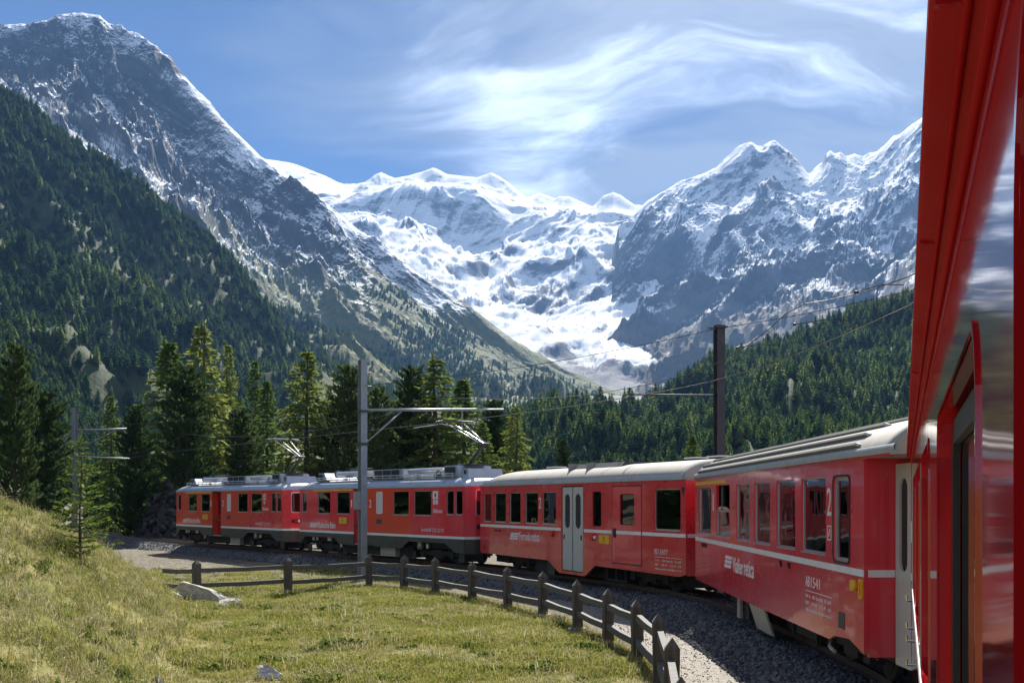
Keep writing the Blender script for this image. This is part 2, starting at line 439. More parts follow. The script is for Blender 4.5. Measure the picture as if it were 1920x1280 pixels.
# ------------------------------------------------------------ far terrain: ridge lines and slope lines, each at its own distance, joined into hillsides
def loft(name, rows, pxs, segs, rough, mat, label=None, gully=1.0, nscale=420.0, gdir=0.0, seed=0.0, smooth=True, vst=0.62, fb=0.42, macro=0.0):
    """rows: list of ([(px, py), ...], D or [(px, D), ...], roughness in metres), from near to far"""
    cols = np.linspace(pxs[0], pxs[1], pxs[2])
    Ds, Zs, As = [], [], []
    for line, D, amp in rows:
        lp = np.array(line, float)
        py = np.interp(cols, lp[:, 0], lp[:, 1])
        if isinstance(D, (int, float)): d = np.full_like(cols, float(D))
        else:
            dp = np.array(D, float); d = np.interp(cols, dp[:, 0], dp[:, 1])
        Ds.append(d); Zs.append(CZ + (HY - py)*d/F); As.append(np.full_like(cols, float(amp)) if isinstance(amp, (int, float)) else np.interp(cols, [q[0] for q in amp], [q[1] for q in amp]))
    Ds, Zs, As = np.array(Ds), np.array(Zs), np.array(As)
    n = len(rows)
    def tang(A):
        d = A[1:] - A[:-1]
        m = np.zeros_like(A)
        m[1:-1] = np.where(d[1:]*d[:-1] > 0, 2*d[1:]*d[:-1]/(d[1:]+d[:-1]+1e-9), 0)
        m[0], m[-1] = d[0], d[-1]
        return m
    tD, tZ = tang(Ds), tang(Zs)
    Dg, Zg, Ag = [], [], []
    for i in range(n-1):
        k = segs[i]
        for t in np.linspace(0, 1, k, endpoint=(i == n-2)):
            h00, h10, h01, h11 = 2*t**3-3*t*t+1, t**3-2*t*t+t, -2*t**3+3*t*t, t**3-t*t
            Dg.append(h00*Ds[i] + h10*tD[i] + h01*Ds[i+1] + h11*tD[i+1])
            Zg.append(h00*Zs[i] + h10*tZ[i] + h01*Zs[i+1] + h11*tZ[i+1])
            Ag.append(As[i]*(1-t) + As[i+1]*t)
    Dg, Zg, Ag = np.array(Dg), np.array(Zg), np.array(Ag)
    X = Dg*(cols[None, :]-CX)/F; Y = Dg
    s = nscale
    ca, sa = math.cos(gdir), math.sin(gdir)
    U, V = (X*ca - Y*sa)/s, (X*sa + Y*ca)/s
    wx, wy = fbm(U*0.9+seed, V*0.9, 3)*0.5, fbm(U*0.9+40+seed, V*0.9+11, 3)*0.5
    nz = (ridged(U*1.05+wx+seed, V*vst+wy, 7, 0.55) - 0.95)*1.1*gully + fbm(U*3+seed, V*3*(vst/0.62), 7, 0.66)*fb + (ridged(U*4.3+seed+wx*2, V*2.6*(vst/0.62)+wy*2, 6, 0.6)-0.9)*0.30*gully
    if macro: nz = nz + macro*(fbm(U*0.42+seed+3, V*0.42, 2, 0.5)*1.3 + (ridged(U*0.5+seed+7+wx, V*0.3+wy, 2, 0.5)-0.8)*0.5)
    Zg = Zg + nz*Ag*rough
    Vt = np.stack([X, Y, Zg], -1).reshape(-1, 3)
    nr, nc = Dg.shape
    idx = np.arange(nr*nc).reshape(nr, nc)
    Fq = np.stack([idx[:-1, :-1], idx[:-1, 1:], idx[1:, 1:], idx[1:, :-1]], -1).reshape(-1, 4)
    o = link(name, np_mesh(name, Vt, Fq, smooth, mat))
    tag(o, label, None, None, 'structure')
    return o, Vt.reshape(nr, nc, 3)

def mountain_mat(name, rock, rock2, veg, veg2, snow_lo, snow_hi, steep, tree_lo, tree_hi, strata=1.0, bumpd=14.0, ice=0.0, scree=None, dip=25.0, altk=0.42, isl=0.0):
    m, nt, b, N, L = newmat(name)
    geo = N('ShaderNodeNewGeometry'); sp = N('ShaderNodeSeparateXYZ'); L(geo.outputs['Position'], sp.inputs[0])
    sn = N('ShaderNodeSeparateXYZ')
    def noise(s, d, st, rough=0.6, dist=0.0, rt=0.0):
        mp = N('ShaderNodeMapping'); mp.vector_type = 'TEXTURE'; mp.inputs['Scale'].default_value = tuple(1/q for q in st); mp.inputs['Rotation'].default_value = (0, R(rt), 0); L(geo.outputs['Position'], mp.inputs[0])
        n = N('ShaderNodeTexNoise'); n.inputs['Scale'].default_value = s; n.inputs['Detail'].default_value = d; n.inputs['Roughness'].default_value = rough
        n.inputs['Distortion'].default_value = dist
        L(mp.outputs[0], n.inputs['Vector']); return n.outputs['Fac']
    def mp_(x, a, c, lo=0.0, hi=1.0, sm=True):
        n = N('ShaderNodeMapRange'); n.interpolation_type = 'SMOOTHSTEP' if sm else 'LINEAR'
        for k, v in (('From Min', a), ('From Max', c), ('To Min', lo), ('To Max', hi)): n.inputs[k].default_value = v
        L(x, n.inputs['Value']); return n.outputs[0]
    def mt(op, a, c, clamp=False):
        n = N('ShaderNodeMath'); n.operation = op; n.use_clamp = clamp
        for i, v in enumerate((a, c)):
            if isinstance(v, (int, float)): n.inputs[i].default_value = v
            else: L(v, n.inputs[i])
        return n.outputs[0]
    def mix(f, a, c):
        n = N('ShaderNodeMix'); n.data_type = 'RGBA'
        for k, v in (('A', a), ('B', c)):
            if isinstance(v, tuple): n.inputs[k].default_value = (*v, 1)
            else: L(v, n.inputs[k])
        L(f, n.inputs['Factor']); return n.outputs['Result']
    big = noise(0.0035, 8, (1, 1, 1.0), 0.62)
    lay = noise(0.009, 10, (0.7, 0.7, 1.3*strata), 0.68, 1.2, dip)      # ledges along the tilted strata
    fine = noise(0.040, 9, (0.8, 0.8, 1.2), 0.70, 0.4, dip)
    bp = N('ShaderNodeBump'); bp.inputs['Strength'].default_value = 0.38; bp.inputs['Distance'].default_value = bumpd
    L(mt('ADD', mt('MULTIPLY', lay, 1.0), mt('MULTIPLY', fine, 0.45)), bp.inputs['Height'])
    L(bp.outputs[0], sn.inputs[0])
    rk = mix(mp_(lay, 0.35, 0.65), rock, rock2)
    vg = mix(mp_(fine, 0.35, 0.68), veg, veg2)
    alt = mt('ADD', sp.outputs['Z'], mt('MULTIPLY', mt('SUBTRACT', big, 0.5), 420.0))
    base = mix(mp_(alt, tree_lo, tree_hi), vg, rk)
    if scree:
        base = mix(mt('MULTIPLY', mp_(big, 0.5, 0.62), mp_(alt, tree_lo - 150, tree_hi)), base, scree)
    # snow lies on ledges and gentle ground above the snow line
    hold = mt('ADD', mp_(alt, snow_lo, snow_hi, -0.6, altk, False), mt('MULTIPLY', mt('SUBTRACT', sn.outputs['Z'], steep), 2.6))
    hold = mt('ADD', hold, mt('MULTIPLY', mt('SUBTRACT', fine, 0.5), 0.5))
    hold = mt('ADD', hold, mt('MULTIPLY', mt('SUBTRACT', lay, 0.5), 1.35))
    hold = mt('ADD', hold, mt('MULTIPLY', mt('SUBTRACT', noise(0.0042, 6, (1, 1, 1.2), 0.55, 0.8, dip), 0.5), 2.2))
    if isl: hold = mt('SUBTRACT', hold, mt('MULTIPLY', mp_(noise(0.0021, 7, (1, 1, 1.0), 0.6), 0.53, 0.61), isl))
    sm = mp_(hold, -0.02, 0.07)
    sm = mt('MULTIPLY', sm, mp_(alt, snow_lo - 40, snow_lo + 120))
    snowc = mix(mp_(fine, 0.4, 0.75), (0.80, 0.81, 0.825), (0.60, 0.64, 0.69))
    L(mix(sm, base, snowc), b.inputs['Base Color'])
    b.inputs['Roughness'].default_value = 0.85
    b.inputs['Specular IOR Level'].default_value = 0.15
    # snow smooths the ground, so it shows less of the relief
    b2 = N('ShaderNodeBump'); b2.inputs['Distance'].default_value = bumpd*0.75
    L(mp_(sm, 0, 1, 0.85, 0.40, False), b2.inputs['Strength'])
    L(mt('ADD', mt('MULTIPLY', lay, 0.9), mt('MULTIPLY', fine, 0.5)), b2.inputs['Height'])
    L(b2.outputs[0], b.inputs['Normal'])
    return m

mt_left = mountain_mat('left_mountain_ground', (0.03, 0.03, 0.034), (0.085, 0.08, 0.08), (0.075, 0.10, 0.03), (0.16, 0.145, 0.06), 440, 740, 0.68, 500, 740, bumpd=12, dip=38.0, altk=0.24, strata=1.3)
mt_spur = mountain_mat('forest_spur_ground', (0.05, 0.05, 0.04), (0.10, 0.09, 0.06), (0.03, 0.045, 0.014), (0.06, 0.068, 0.024), 3000, 4000, 0.7, 600, 900, bumpd=6)
mt_ice = mountain_mat('glacier_mountain_ground', (0.08, 0.08, 0.09), (0.17, 0.165, 0.17), (0.16, 0.15, 0.15), (0.22, 0.205, 0.20), 480, 660, 0.60, 200, 400, bumpd=15, dip=-15.0, altk=0.28, isl=0.85)
mt_right = mountain_mat('right_mountain_ground', (0.05, 0.05, 0.06), (0.12, 0.115, 0.115), (0.09, 0.075, 0.05), (0.15, 0.12, 0.085), 700, 1300, 0.69, 540, 820, bumpd=14, scree=(0.15, 0.145, 0.145), dip=-30.0, altk=0.42)
mt_hill = mountain_mat('forest_hill_ground', (0.09, 0.085, 0.075), (0.16, 0.15, 0.13), (0.03, 0.045, 0.014), (0.07, 0.08, 0.03), 3000, 4000, 0.7, 900, 1200, bumpd=4)
mt_val = mountain_mat('valley_ground', (0.12, 0.115, 0.11), (0.17, 0.16, 0.15), (0.085, 0.115, 0.035), (0.15, 0.155, 0.065), 3000, 4000, 0.7, 175, 270, bumpd=3)

# the snow-dusted mountain on the left
crestL = [(-700,150),(-300,75),(-100,58),(0,47),(40,42),(62,47),(85,42),(105,36),(130,31),(152,30),(172,33),(190,40),(212,56),(232,66),(246,68),(262,74),(280,92),(300,114),(322,128),(345,150),(368,172),(392,192),(420,224),(450,256),(485,290),(520,318),(560,350),(600,384),(650,420),(700,455),(750,490),(800,521),(850,556),(900,592),(950,630),(1000,664),(1050,690),(1110,716),(1180,740),(1300,775),(1500,820)]
off = lambda line, f: [(x, y + f(x)) for x, y in line]
cliff = lambda x: float(np.interp(x, [-700,0,110,200,330,450,560,700,900,1200], [80,95,70,115,150,125,75,35,22,10]))
rowsL = [
  ([(-700,900),(0,935),(300,940),(600,930),(900,920),(1300,935),(1600,945)], 330, 0.1),
  ([(-700,640),(0,740),(300,810),(600,800),(900,830),(1200,860),(1500,880)], 900, 0.22),
  ([(-700,430),(-300,420),(0,520),(150,580),(300,630),(450,650),(600,690),(750,735),(900,775),(1050,800),(1200,812),(1500,850)], 1600, 0.35),
  ([(-700,240),(-300,190),(0,240),(150,335),(300,440),(450,528),(600,600),(750,662),(900,715),(1050,758),(1200,785),(1500,835)], 2250, 0.6),
  ([(-700,190),(-300,140),(0,165),(110,210),(200,265),(300,330),(450,438),(600,520),(750,590),(900,660),(1000,706),(1100,742),(1200,765),(1500,828)], [(-700,2900),(150,2950),(600,2900),(900,2850),(1200,2900)], [(-700,1.0),(450,1.0),(720,0.4),(1200,0.2)]),
  (off(crestL, cliff), [(-700,3500),(150,3450),(600,3350),(900,3180),(1200,3120)], [(-700,1.15),(450,1.1),(720,0.35),(1200,0.15)]),
  (off(crestL, lambda x: 0), [(-700,3720),(150,3680),(450,3640),(600,3560),(900,3330),(1200,3250)], 0.10),
  (off(crestL, lambda x: 260), 4300, 1.0),
]
left_mountain, GL = loft('left_mountain', rowsL, (-420, 1420, 860), (12, 26, 50, 60, 80, 60, 34, 8), 78.0, mt_left,
    'steep snow-dusted rocky mountain on the left with forested foot', nscale=520, gdir=R(-46), seed=2.0, smooth=False, macro=0.8)

# the nearer dark forested shoulder
rowsS = [
  ([(-700,960),(0,955),(300,958),(600,960),(900,965)], 150, 0.0),
  ([(-700,700),(0,820),(150,850),(300,880),(450,905),(600,925),(900,960)], 380, 0.2),
  ([(-700,380),(0,600),(150,660),(300,720),(450,790),(600,850),(760,920),(900,980)], 780, 0.6),
  ([(-700,120),(-300,160),(0,350),(150,430),(300,520),(450,630),(560,740),(700,850),(900,990)], 1200, 0.8),
  ([(-700,-60),(-300,20),(0,198),(60,232),(150,292),(230,350),(330,415),(400,476),(450,525),(520,600),(600,700),(760,850),(900,1000)], 1500, 0.12),
  ([(-700,200),(-300,220),(0,380),(150,480),(330,600),(450,700),(600,850),(900,1050)], 1850, 0.3),
]
forested_spur, GS = loft('forested_spur', rowsS, (-420, 760, 420), (14, 30, 40, 36, 14), 42.0, mt_spur,
    'dark forested shoulder at the left edge in front of the snowy mountain', nscale=300, gdir=R(-35), seed=5.0)

# glacier basin and the white ridge closing the valley
crestB = [(300,330),(440,292),(520,304),(545,310),(575,320),(600,330),(625,342),(645,350),(668,350),(690,344),(702,334),(714,328),(726,333),(740,338),(757,335),(772,331),(790,326),(812,319),(826,325),(838,332),(856,331),(872,333),(895,336),(908,331),(922,328),(935,334),(950,345),(962,354),(975,366),(988,377),(1000,370),(1012,366),(1026,371),(1040,377),(1052,373),(1066,371),(1080,376),(1096,385),(1112,392),(1120,383),(1132,370),(1150,363),(1164,367),(1178,378),(1190,388),(1230,385),(1300,390),(1600,420)]
rowsB = [
  ([(400,860),(800,850),(1100,800),(1200,790),(1400,810)], 3300, 0.0),
  ([(400,760),(800,760),(900,748),(1000,738),(1100,736),(1200,742),(1400,770)], 3700, 0.15),
  ([(400,700),(800,700),(900,676),(960,664),(1000,672),(1050,690),(1100,706),(1150,700),(1190,715),(1230,705),(1400,720)], 4050, 0.5),
  ([(400,660),(800,650),(880,625),(950,622),(1050,632),(1150,650),(1200,645),(1400,650)], 4600, 0.5),
  ([(400,600),(700,590),(800,580),(900,595),(960,605),(1050,606),(1150,590),(1250,588),(1400,600)], 5200, 0.55),
  ([(400,520),(600,490),(700,500),(800,530),(900,560),(1000,560),(1100,545),(1200,545),(1400,560)], 5800, 0.95),
  ([(400,470),(600,425),(680,418),(760,432),(840,462),(920,500),(1000,480),(1100,470),(1200,480),(1400,500)], 6600, 0.75),
  ([(400,430),(600,408),(680,410),(760,405),(840,430),(900,450),(960,440),(1040,418),(1120,415),(1200,420),(1400,450)], 7300, 0.6),
  ([(400,390),(560,372),(640,378),(700,365),(770,352),(840,358),(900,366),(960,398),(1000,392),(1080,396),(1120,408),(1150,400),(1200,410),(1400,440)], 7550, 0.5),
  ([(400,370),(560,350),(640,362),(700,348),(770,344),(840,346),(900,347),(960,372),(1000,380),(1080,386),(1120,396),(1150,385),(1200,402),(1400,430)], 8100, 0.3),
  (off(crestB, lambda x: 0), [(300,8900),(520,9300),(645,8900),(700,8500),(1600,8400)], 0.06),
  (off(crestB, lambda x: 120), 9700, 0.5),
]
glacier_mountain, GB = loft('glacier_mountain', rowsB, (420, 1330, 620), (6, 12, 24, 34, 34, 40, 44, 34, 30, 26, 28, 6), 85.0, mt_ice,
    'white glacier tumbling from a snow ridge at the head of the valley', nscale=620, gdir=R(25), seed=9.0, gully=0.9, vst=0.30, fb=0.16)

# the rocky snow peak on the right with its buttress
crestR = [(1120,560),(1142,500),(1152,462),(1168,428),(1190,398),(1215,374),(1242,357),(1270,345),(1300,334),(1322,327),(1342,317),(1358,301),(1372,289),(1390,276),(1400,268),(1409,265),(1418,272),(1430,279),(1440,273),(1452,269),(1464,277),(1478,286),(1495,302),(1508,318),(1518,329),(1530,316),(1541,308),(1550,293),(1557,290),(1566,294),(1575,290),(1588,299),(1602,295),(1618,301),(1630,293),(1643,289),(1655,278),(1664,268),(1676,255),(1686,253),(1700,241),(1712,232),(1722,224),(1760,190),(1850,150),(2000,120),(2300,200)]
rowsR = [
  ([(1100,850),(1300,840),(1500,820),(1700,780),(2300,700)], 2900, 0.1),
  ([(1100,760),(1200,745),(1300,716),(1400,690),(1500,660),(1600,636),(1700,600),(2300,480)], 3500, 0.35),
  ([(1100,740),(1180,722),(1250,668),(1300,640),(1400,612),(1500,582),(1600,555),(1700,525),(2300,400)], 4200, 0.7),
  ([(1100,690),(1160,640),(1200,608),(1250,600),(1290,588),(1340,566),(1400,548),(1500,520),(1600,490),(1700,455),(2300,330)], 5000, 0.8),
  ([(1100,660),(1150,602),(1180,590),(1230,592),(1280,570),(1310,530),(1350,492),(1400,480),(1500,455),(1600,425),(1700,390),(2300,270)], 5700, 0.95),
  ([(1100,640),(1140,560),(1160,470),(1200,440),(1250,430),(1300,432),(1350,424),(1400,402),(1450,392),(1500,400),(1560,388),(1620,378),(1700,330),(2300,240)], 6050, 0.75),
  ([(1100,620),(1140,530),(1160,440),(1200,400),(1250,378),(1300,372),(1350,362),(1400,340),(1450,338),(1500,352),(1540,348),(1600,340),(1650,325),(1700,285),(2300,220)], 6700, 0.5),
  (off(crestR, lambda x: 0), 7300, 0.11),
  (off(crestR, lambda x: 200), 8100, 0.5),
]
right_mountain, GR = loft('right_mountain', rowsR, (1118, 1960, 520), (8, 24, 36, 44, 48, 46, 40, 38, 8), 112.0, mt_right,
    'jagged snow-covered rocky peaks on the right above the forest', nscale=760, gdir=R(38), seed=14.0, fb=0.34, macro=1.0, smooth=False, vst=0.42)

# the forested hill on the right
rowsH = [
  ([(600,985),(1000,960),(1300,955),(2300,960)], 140, 0.0),
  ([(600,950),(900,915),(1040,900),(1330,890),(1700,880),(2300,850)], 330, 0.3),
  ([(600,960),(900,885),(1040,848),(1200,822),(1330,795),(1500,770),(1700,745),(2300,640)], 640, 0.8),
  ([(600,980),(900,880),(1000,842),(1040,825),(1200,785),(1330,735),(1500,690),(1700,640),(2300,520)], 940, 0.7),
  ([(600,1000),(900,885),(980,852),(1040,824),(1120,798),(1200,772),(1260,744),(1330,706),(1400,676),(1480,646),(1540,628),(1600,610),(1650,600),(1710,580),(1900,500),(2300,420)], 1150, 0.25),
  ([(600,1050),(900,960),(1200,880),(1500,780),(1700,720),(2300,560)], 1500, 0.3),
]
forested_hill, GH = loft('forested_hill', rowsH, (700, 2150, 420), (14, 30, 30, 24, 10), 26.0, mt_hill,
    'low hill on the right densely covered with conifers', nscale=240, gdir=R(20), seed=21.0)

# valley floor between them
rowsV = [
  ([(-900,1080),(2600,1080)], 78, 0.0),
  ([(-900,950),(2600,950)], 200, 0.2),
  ([(-900,915),(600,912),(900,905),(1200,905),(2600,915)], 420, 0.5),
  ([(-900,880),(600,862),(900,850),(1100,850),(1300,870),(2600,900)], 800, 0.8),
  ([(-900,850),(600,812),(800,800),(950,800),(1100,808),(1300,840),(2600,880)], 1300, 0.9),
  ([(-900,830),(600,775),(750,758),(900,758),(1000,768),(1100,775),(1300,800),(2600,860)], 1900, 0.9),
  ([(-900,820),(700,745),(850,722),(950,728),(1050,745),(1150,757),(1250,762),(1400,800),(2600,840)], 2600, 0.7),
  ([(-900,810),(800,748),(950,742),(1100,744),(1200,748),(1300,765),(2600,830)], 3300, 0.3),
  ([(-900,900),(2600,900)], 3900, 0.2),
]
valley_floor, GV = loft('valley_floor', rowsV, (-900, 2600, 420), (10, 16, 24, 30, 34, 36, 24, 8), 16.0, mt_val,
    'pale green valley floor rising to grey moraine below the glacier', nscale=260, seed=30.0)

# ------------------------------------------------------------ foreground terrain
FENCE_XY = [(1.79,12.24),(2.16,15.6),(2.43,18.85),(2.43,22.2),(2.08,24.86),(1.57,27.4),(0.825,30.6),(-0.12,33.1),(-1.25,36.0),(-2.54,38.2),(-3.79,40.2),(-5.16,41.4),(-7.54,38.6),(-9.95,36.2)]
TRK = [(-5.6,-20.0),(-2.4,-11.0),(0.2,-3.5),(2.9,4.5),(4.75,10.3),(5.78,15.5),(5.95,19.0),(5.92,24.0),(5.70,28.2),(5.05,32.0),(3.3,36.6),(1.1,41.6),(-1.1,45.4),(-3.3,48.6),(-7.8,54.8),(-10.3,58.2),(-12.4,61.1),(-17.2,67.5),(-19.6,70.8),(-24.5,78.5),(-29.0,86.0),(-34.0,95.0),(-40.0,106.0),(-46.0,117.0)]
def catmull(pts, step):
    P_ = np.array([pts[0]] + list(pts) + [pts[-1]], float); out = []
    for i in range(1, len(P_)-2):
        p0, p1, p2, p3 = P_[i-1:i+3]
        n = max(2, int(np.linalg.norm(p2-p1)/step))
        for t in np.linspace(0, 1, n, endpoint=False):
            out.append(0.5*((2*p1)+(-p0+p2)*t+(2*p0-5*p1+4*p2-p3)*t*t+(-p0+3*p1-3*p2+p3)*t**3))
    out.append(P_[-2])
    return np.array(out)
trk = catmull(TRK, 0.5)
# resample evenly
def resample(c, step):
    s = np.concatenate([[0], np.cumsum(np.linalg.norm(np.diff(c, axis=0), axis=1))])
    t = np.arange(0, s[-1], step)
    return np.stack([np.interp(t, s, c[:, k]) for k in range(c.shape[1])], -1)
trk = resample(trk, 0.5)
tdir = np.gradient(trk, axis=0); tdir /= np.linalg.norm(tdir, axis=1)[:, None]
tnor = np.stack([-tdir[:, 1], tdir[:, 0]], -1)        # left of travel: the camera's side of the track

def track_dist(x, y):
    """signed distance to the track, positive on the camera's side"""
    sh = x.shape; p = np.stack([x.ravel(), y.ravel()], -1); res = np.empty(len(p))
    for a in range(0, len(p), 20000):
        q = p[a:a+20000]
        d = q[:, None, :] - trk[None, ::2, :]
        k = np.argmin((d**2).sum(-1), 1)
        dd = d[np.arange(len(q)), k]
        res[a:a+20000] = (dd*tnor[::2][k]).sum(-1)
    return res.reshape(sh)

def ground_h(x, y):
    x = np.asarray(x, float); y = np.asarray(y, float)
    D = y
    toe = np.interp(D, [-30,0,10,14,17,25,30,33,36,40,60], [-2.2,-2.6,-3.2,-3.7,-4.3,-6.4,-8.0,-9.2,-10.2,-12,-16])
    A = np.interp(D, [-30,0,14,20,25,28,30,33,36,40,48], [3.6,3.6,3.7,3.75,3.55,3.0,2.5,1.75,0.95,0.25,0.0])
    w = np.interp(D, [-30,14,20,25,30,33,36,40], [9.0,7.6,6.4,5.0,3.6,2.6,2.0,2.0])
    t = np.clip((toe - x)/w, 0, 1.6)
    prof = np.where(t < 0.12, t*t*2.2, t - 0.09)
    prof = np.where(t > 0.9, 0.81 + (1-np.exp(-(t-0.9)*3))*0.25, prof)
    h = -0.55 + A*prof
    h = h + fbm(x*0.35, y*0.35, 4)*0.13*np.clip(t*3, 0, 1) + fbm(x*1.3+9, y*1.3, 3)*0.03*np.clip((toe+1.5-x), 0, 1)
    h = h + fbm(x*0.16+3, y*0.16, 3)*0.10*sstep(-x, -1.0, 4.0)*sstep(D, 14, 18)*sstep(45-D, 0, 5)
    # wooded bank far to the left, outer side of the track drops gently
    h = h + sstep(-x, 34, 70)*9.0*sstep(D, 10, 40)
    h = h - sstep(D, 70, 100)*0.8
    return h

def ground_z(x, y): return float(ground_h(np.array([x]), np.array([y]))[0])

def ground_mat():
    m, nt, b, N, L = newmat('meadow_soil')
    geo = N('ShaderNodeNewGeometry')
    def noise(s, d, rough=0.6):
        n = N('ShaderNodeTexNoise'); n.inputs['Scale'].default_value = s; n.inputs['Detail'].default_value = d; n.inputs['Roughness'].default_value = rough
        L(geo.outputs['Position'], n.inputs['Vector']); return n.outputs['Fac']
    def ramp(x, a, c):
        n = N('ShaderNodeMapRange'); n.interpolation_type = 'SMOOTHSTEP'; n.inputs['From Min'].default_value = a; n.inputs['From Max'].default_value = c
        L(x, n.inputs['Value']); return n.outputs[0]
    def mix(f, a, c):
        n = N('ShaderNodeMix'); n.data_type = 'RGBA'
        for k, v in (('A', a), ('B', c)):
            if isinstance(v, tuple): n.inputs[k].default_value = (*v, 1)
            else: L(v, n.inputs[k])
        L(f, n.inputs['Factor']); return n.outputs['Result']
    at = N('ShaderNodeAttribute'); at.attribute_name = 'bare'
    green = mix(ramp(noise(0.55, 6), 0.38, 0.66), (0.15, 0.16, 0.035), (0.28, 0.24, 0.10))
    green = mix(ramp(noise(7, 5), 0.45, 0.75), green, (0.17, 0.13, 0.07))
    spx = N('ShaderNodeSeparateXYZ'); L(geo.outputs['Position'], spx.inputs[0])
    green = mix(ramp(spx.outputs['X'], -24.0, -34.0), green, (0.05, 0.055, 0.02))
    dirt = mix(ramp(noise(5, 8, 0.7), 0.35, 0.65), (0.085, 0.075, 0.05), (0.22, 0.19, 0.145))
    L(mix(at.outputs['Fac'], green, dirt), b.inputs['Base Color'])
    b.inputs['Roughness'].default_value = 0.95; b.inputs['Specular IOR Level'].default_value = 0.1
    bp = N('ShaderNodeBump'); bp.inputs['Strength'].default_value = 0.8; bp.inputs['Distance'].default_value = 0.05
    L(noise(9, 8, 0.7), bp.inputs['Height']); L(bp.outputs[0], b.inputs['Normal'])
    return m

def build_ground():
    xs = np.concatenate([np.linspace(-900, -120, 18)[:-1], np.linspace(-120, -32, 30)[:-1], np.linspace(-32, 12, 250)[:-1], np.linspace(12, 60, 30)[:-1], np.linspace(60, 900, 18)])
    ys = np.concatenate([np.linspace(-300, -14, 20)[:-1], np.linspace(-14, 60, 330)[:-1], np.linspace(60, 130, 60)])
    X, Y = np.meshgrid(xs, ys)
    Z = ground_h(X, Y)
    V = np.stack([X, Y, Z], -1).reshape(-1, 3)
    nr, nc = X.shape
    idx = np.arange(nr*nc).reshape(nr, nc)
    Fq = np.stack([idx[:-1, :-1], idx[:-1, 1:], idx[1:, 1:], idx[1:, :-1]], -1).reshape(-1, 4)
    me = np_mesh('ground', V, Fq, True, ground_mat())
    td = track_dist(X, Y)
    bare = bare_mask(X, Y, td)
    at = me.attributes.new('bare', 'FLOAT', 'POINT'); at.data.foreach_set('value', bare.ravel().astype(np.float32))
    o = link('ground', me)
    return tag(o, 'grassy meadow rising into a dry grass bank on the left', None, None, 'structure')

def fence_side(X, Y):
    """1 on the railway side of the fence"""
    f = resample(np.array(FENCE_XY[:12] + [(-8.5,43.5),(-13,45),(-30,50)], float), 0.4)
    fx = f[:, 0]; fy = f[:, 1]
    td_f = track_dist(fx, fy)
    p = np.stack([X.ravel(), Y.ravel()], -1); k = np.empty(len(p), int)
    for a in range(0, len(p), 20000):
        k[a:a+20000] = np.argmin(((p[a:a+20000, None, :]-f[None])**2).sum(-1), 1)
    return k.reshape(X.shape), td_f

def bare_mask(X, Y, td):
    k, tdf = fence_side(X, Y)
    lim = tdf[k] - 0.1
    nz = fbm(X*0.8, Y*0.8, 4)*0.5
    b = sstep(lim - td + nz*0.8, -0.25, 0.35)
    b = np.where((Y < 11), sstep(3.3 - td + nz*0.5, -0.3, 0.3), b)
    # stony waste ground on the far side of the fence at the left
    b = np.maximum(b, sstep(fbm(X*0.5+5, Y*0.5, 4) + 0.35, 0.2, 0.5)*sstep(Y, 41, 47)*sstep(-X, 4, 7)*(td > 0))
    return np.clip(b, 0, 1)*sstep(Y, -13, -8)*1.0
ground = build_ground()

# ------------------------------------------------------------ railway bed
def sweep(prof, step=1, jitter=0.0, i0=0, i1=None):
    """profile of (offset to the camera side, z) along the track"""
    c = trk[i0:i1:step]; n = tnor[i0:i1:step]
    V = []
    for k in range(len(prof)):
        o, z = prof[k]
        V.append(np.stack([c[:, 0]+n[:, 0]*o, c[:, 1]+n[:, 1]*o, np.full(len(c), z)], -1))
    V = np.stack(V, 1)
    if jitter:
        V[..., 2] += fbm(V[..., 0]*3, V[..., 1]*3, 4)*jitter
    nr, nc = V.shape[:2]
    idx = np.arange(nr*nc).reshape(nr, nc)
    Fq = np.stack([idx[:-1, :-1], idx[:-1, 1:], idx[1:, 1:], idx[1:, :-1]], -1).reshape(-1, 4)
    return V.reshape(-1, 3), Fq
M['ballast'] = pbr('ballast_gravel', (0.05, 0.05, 0.055), 0.95, scale=14, bump=1.0, bscale=16, col2=(0.15, 0.147, 0.145), detail=8)
M['path'] = pbr('path_gravel', (0.15, 0.13, 0.105), 0.95, scale=9, bump=0.6, bscale=30, col2=(0.31, 0.28, 0.235), detail=12)
V, Fq = sweep([(2.25,-0.62),(2.0,-0.52),(1.7,-0.36),(1.45,-0.22),(1.2,-0.17),(0.6,-0.16),(-0.6,-0.16),(-1.2,-0.17),(-1.5,-0.24),(-2.3,-0.7)], 1, 0.05)
tag(link('ballast_bed', np_mesh('ballast_bed', V, Fq, True, M['ballast'])), 'dark grey ballast bed under the curving railway track', None, None, 'structure')
V, Fq = sweep([(3.35,-0.552),(3.0,-0.543),(2.6,-0.540),(2.2,-0.540),(1.9,-0.55)], 1, 0.006, 30, 118)
tag(link('path', np_mesh('path', V, Fq, True, M['path'])), 'beige gravel path between the wooden fence and the track', None, None, 'structure')

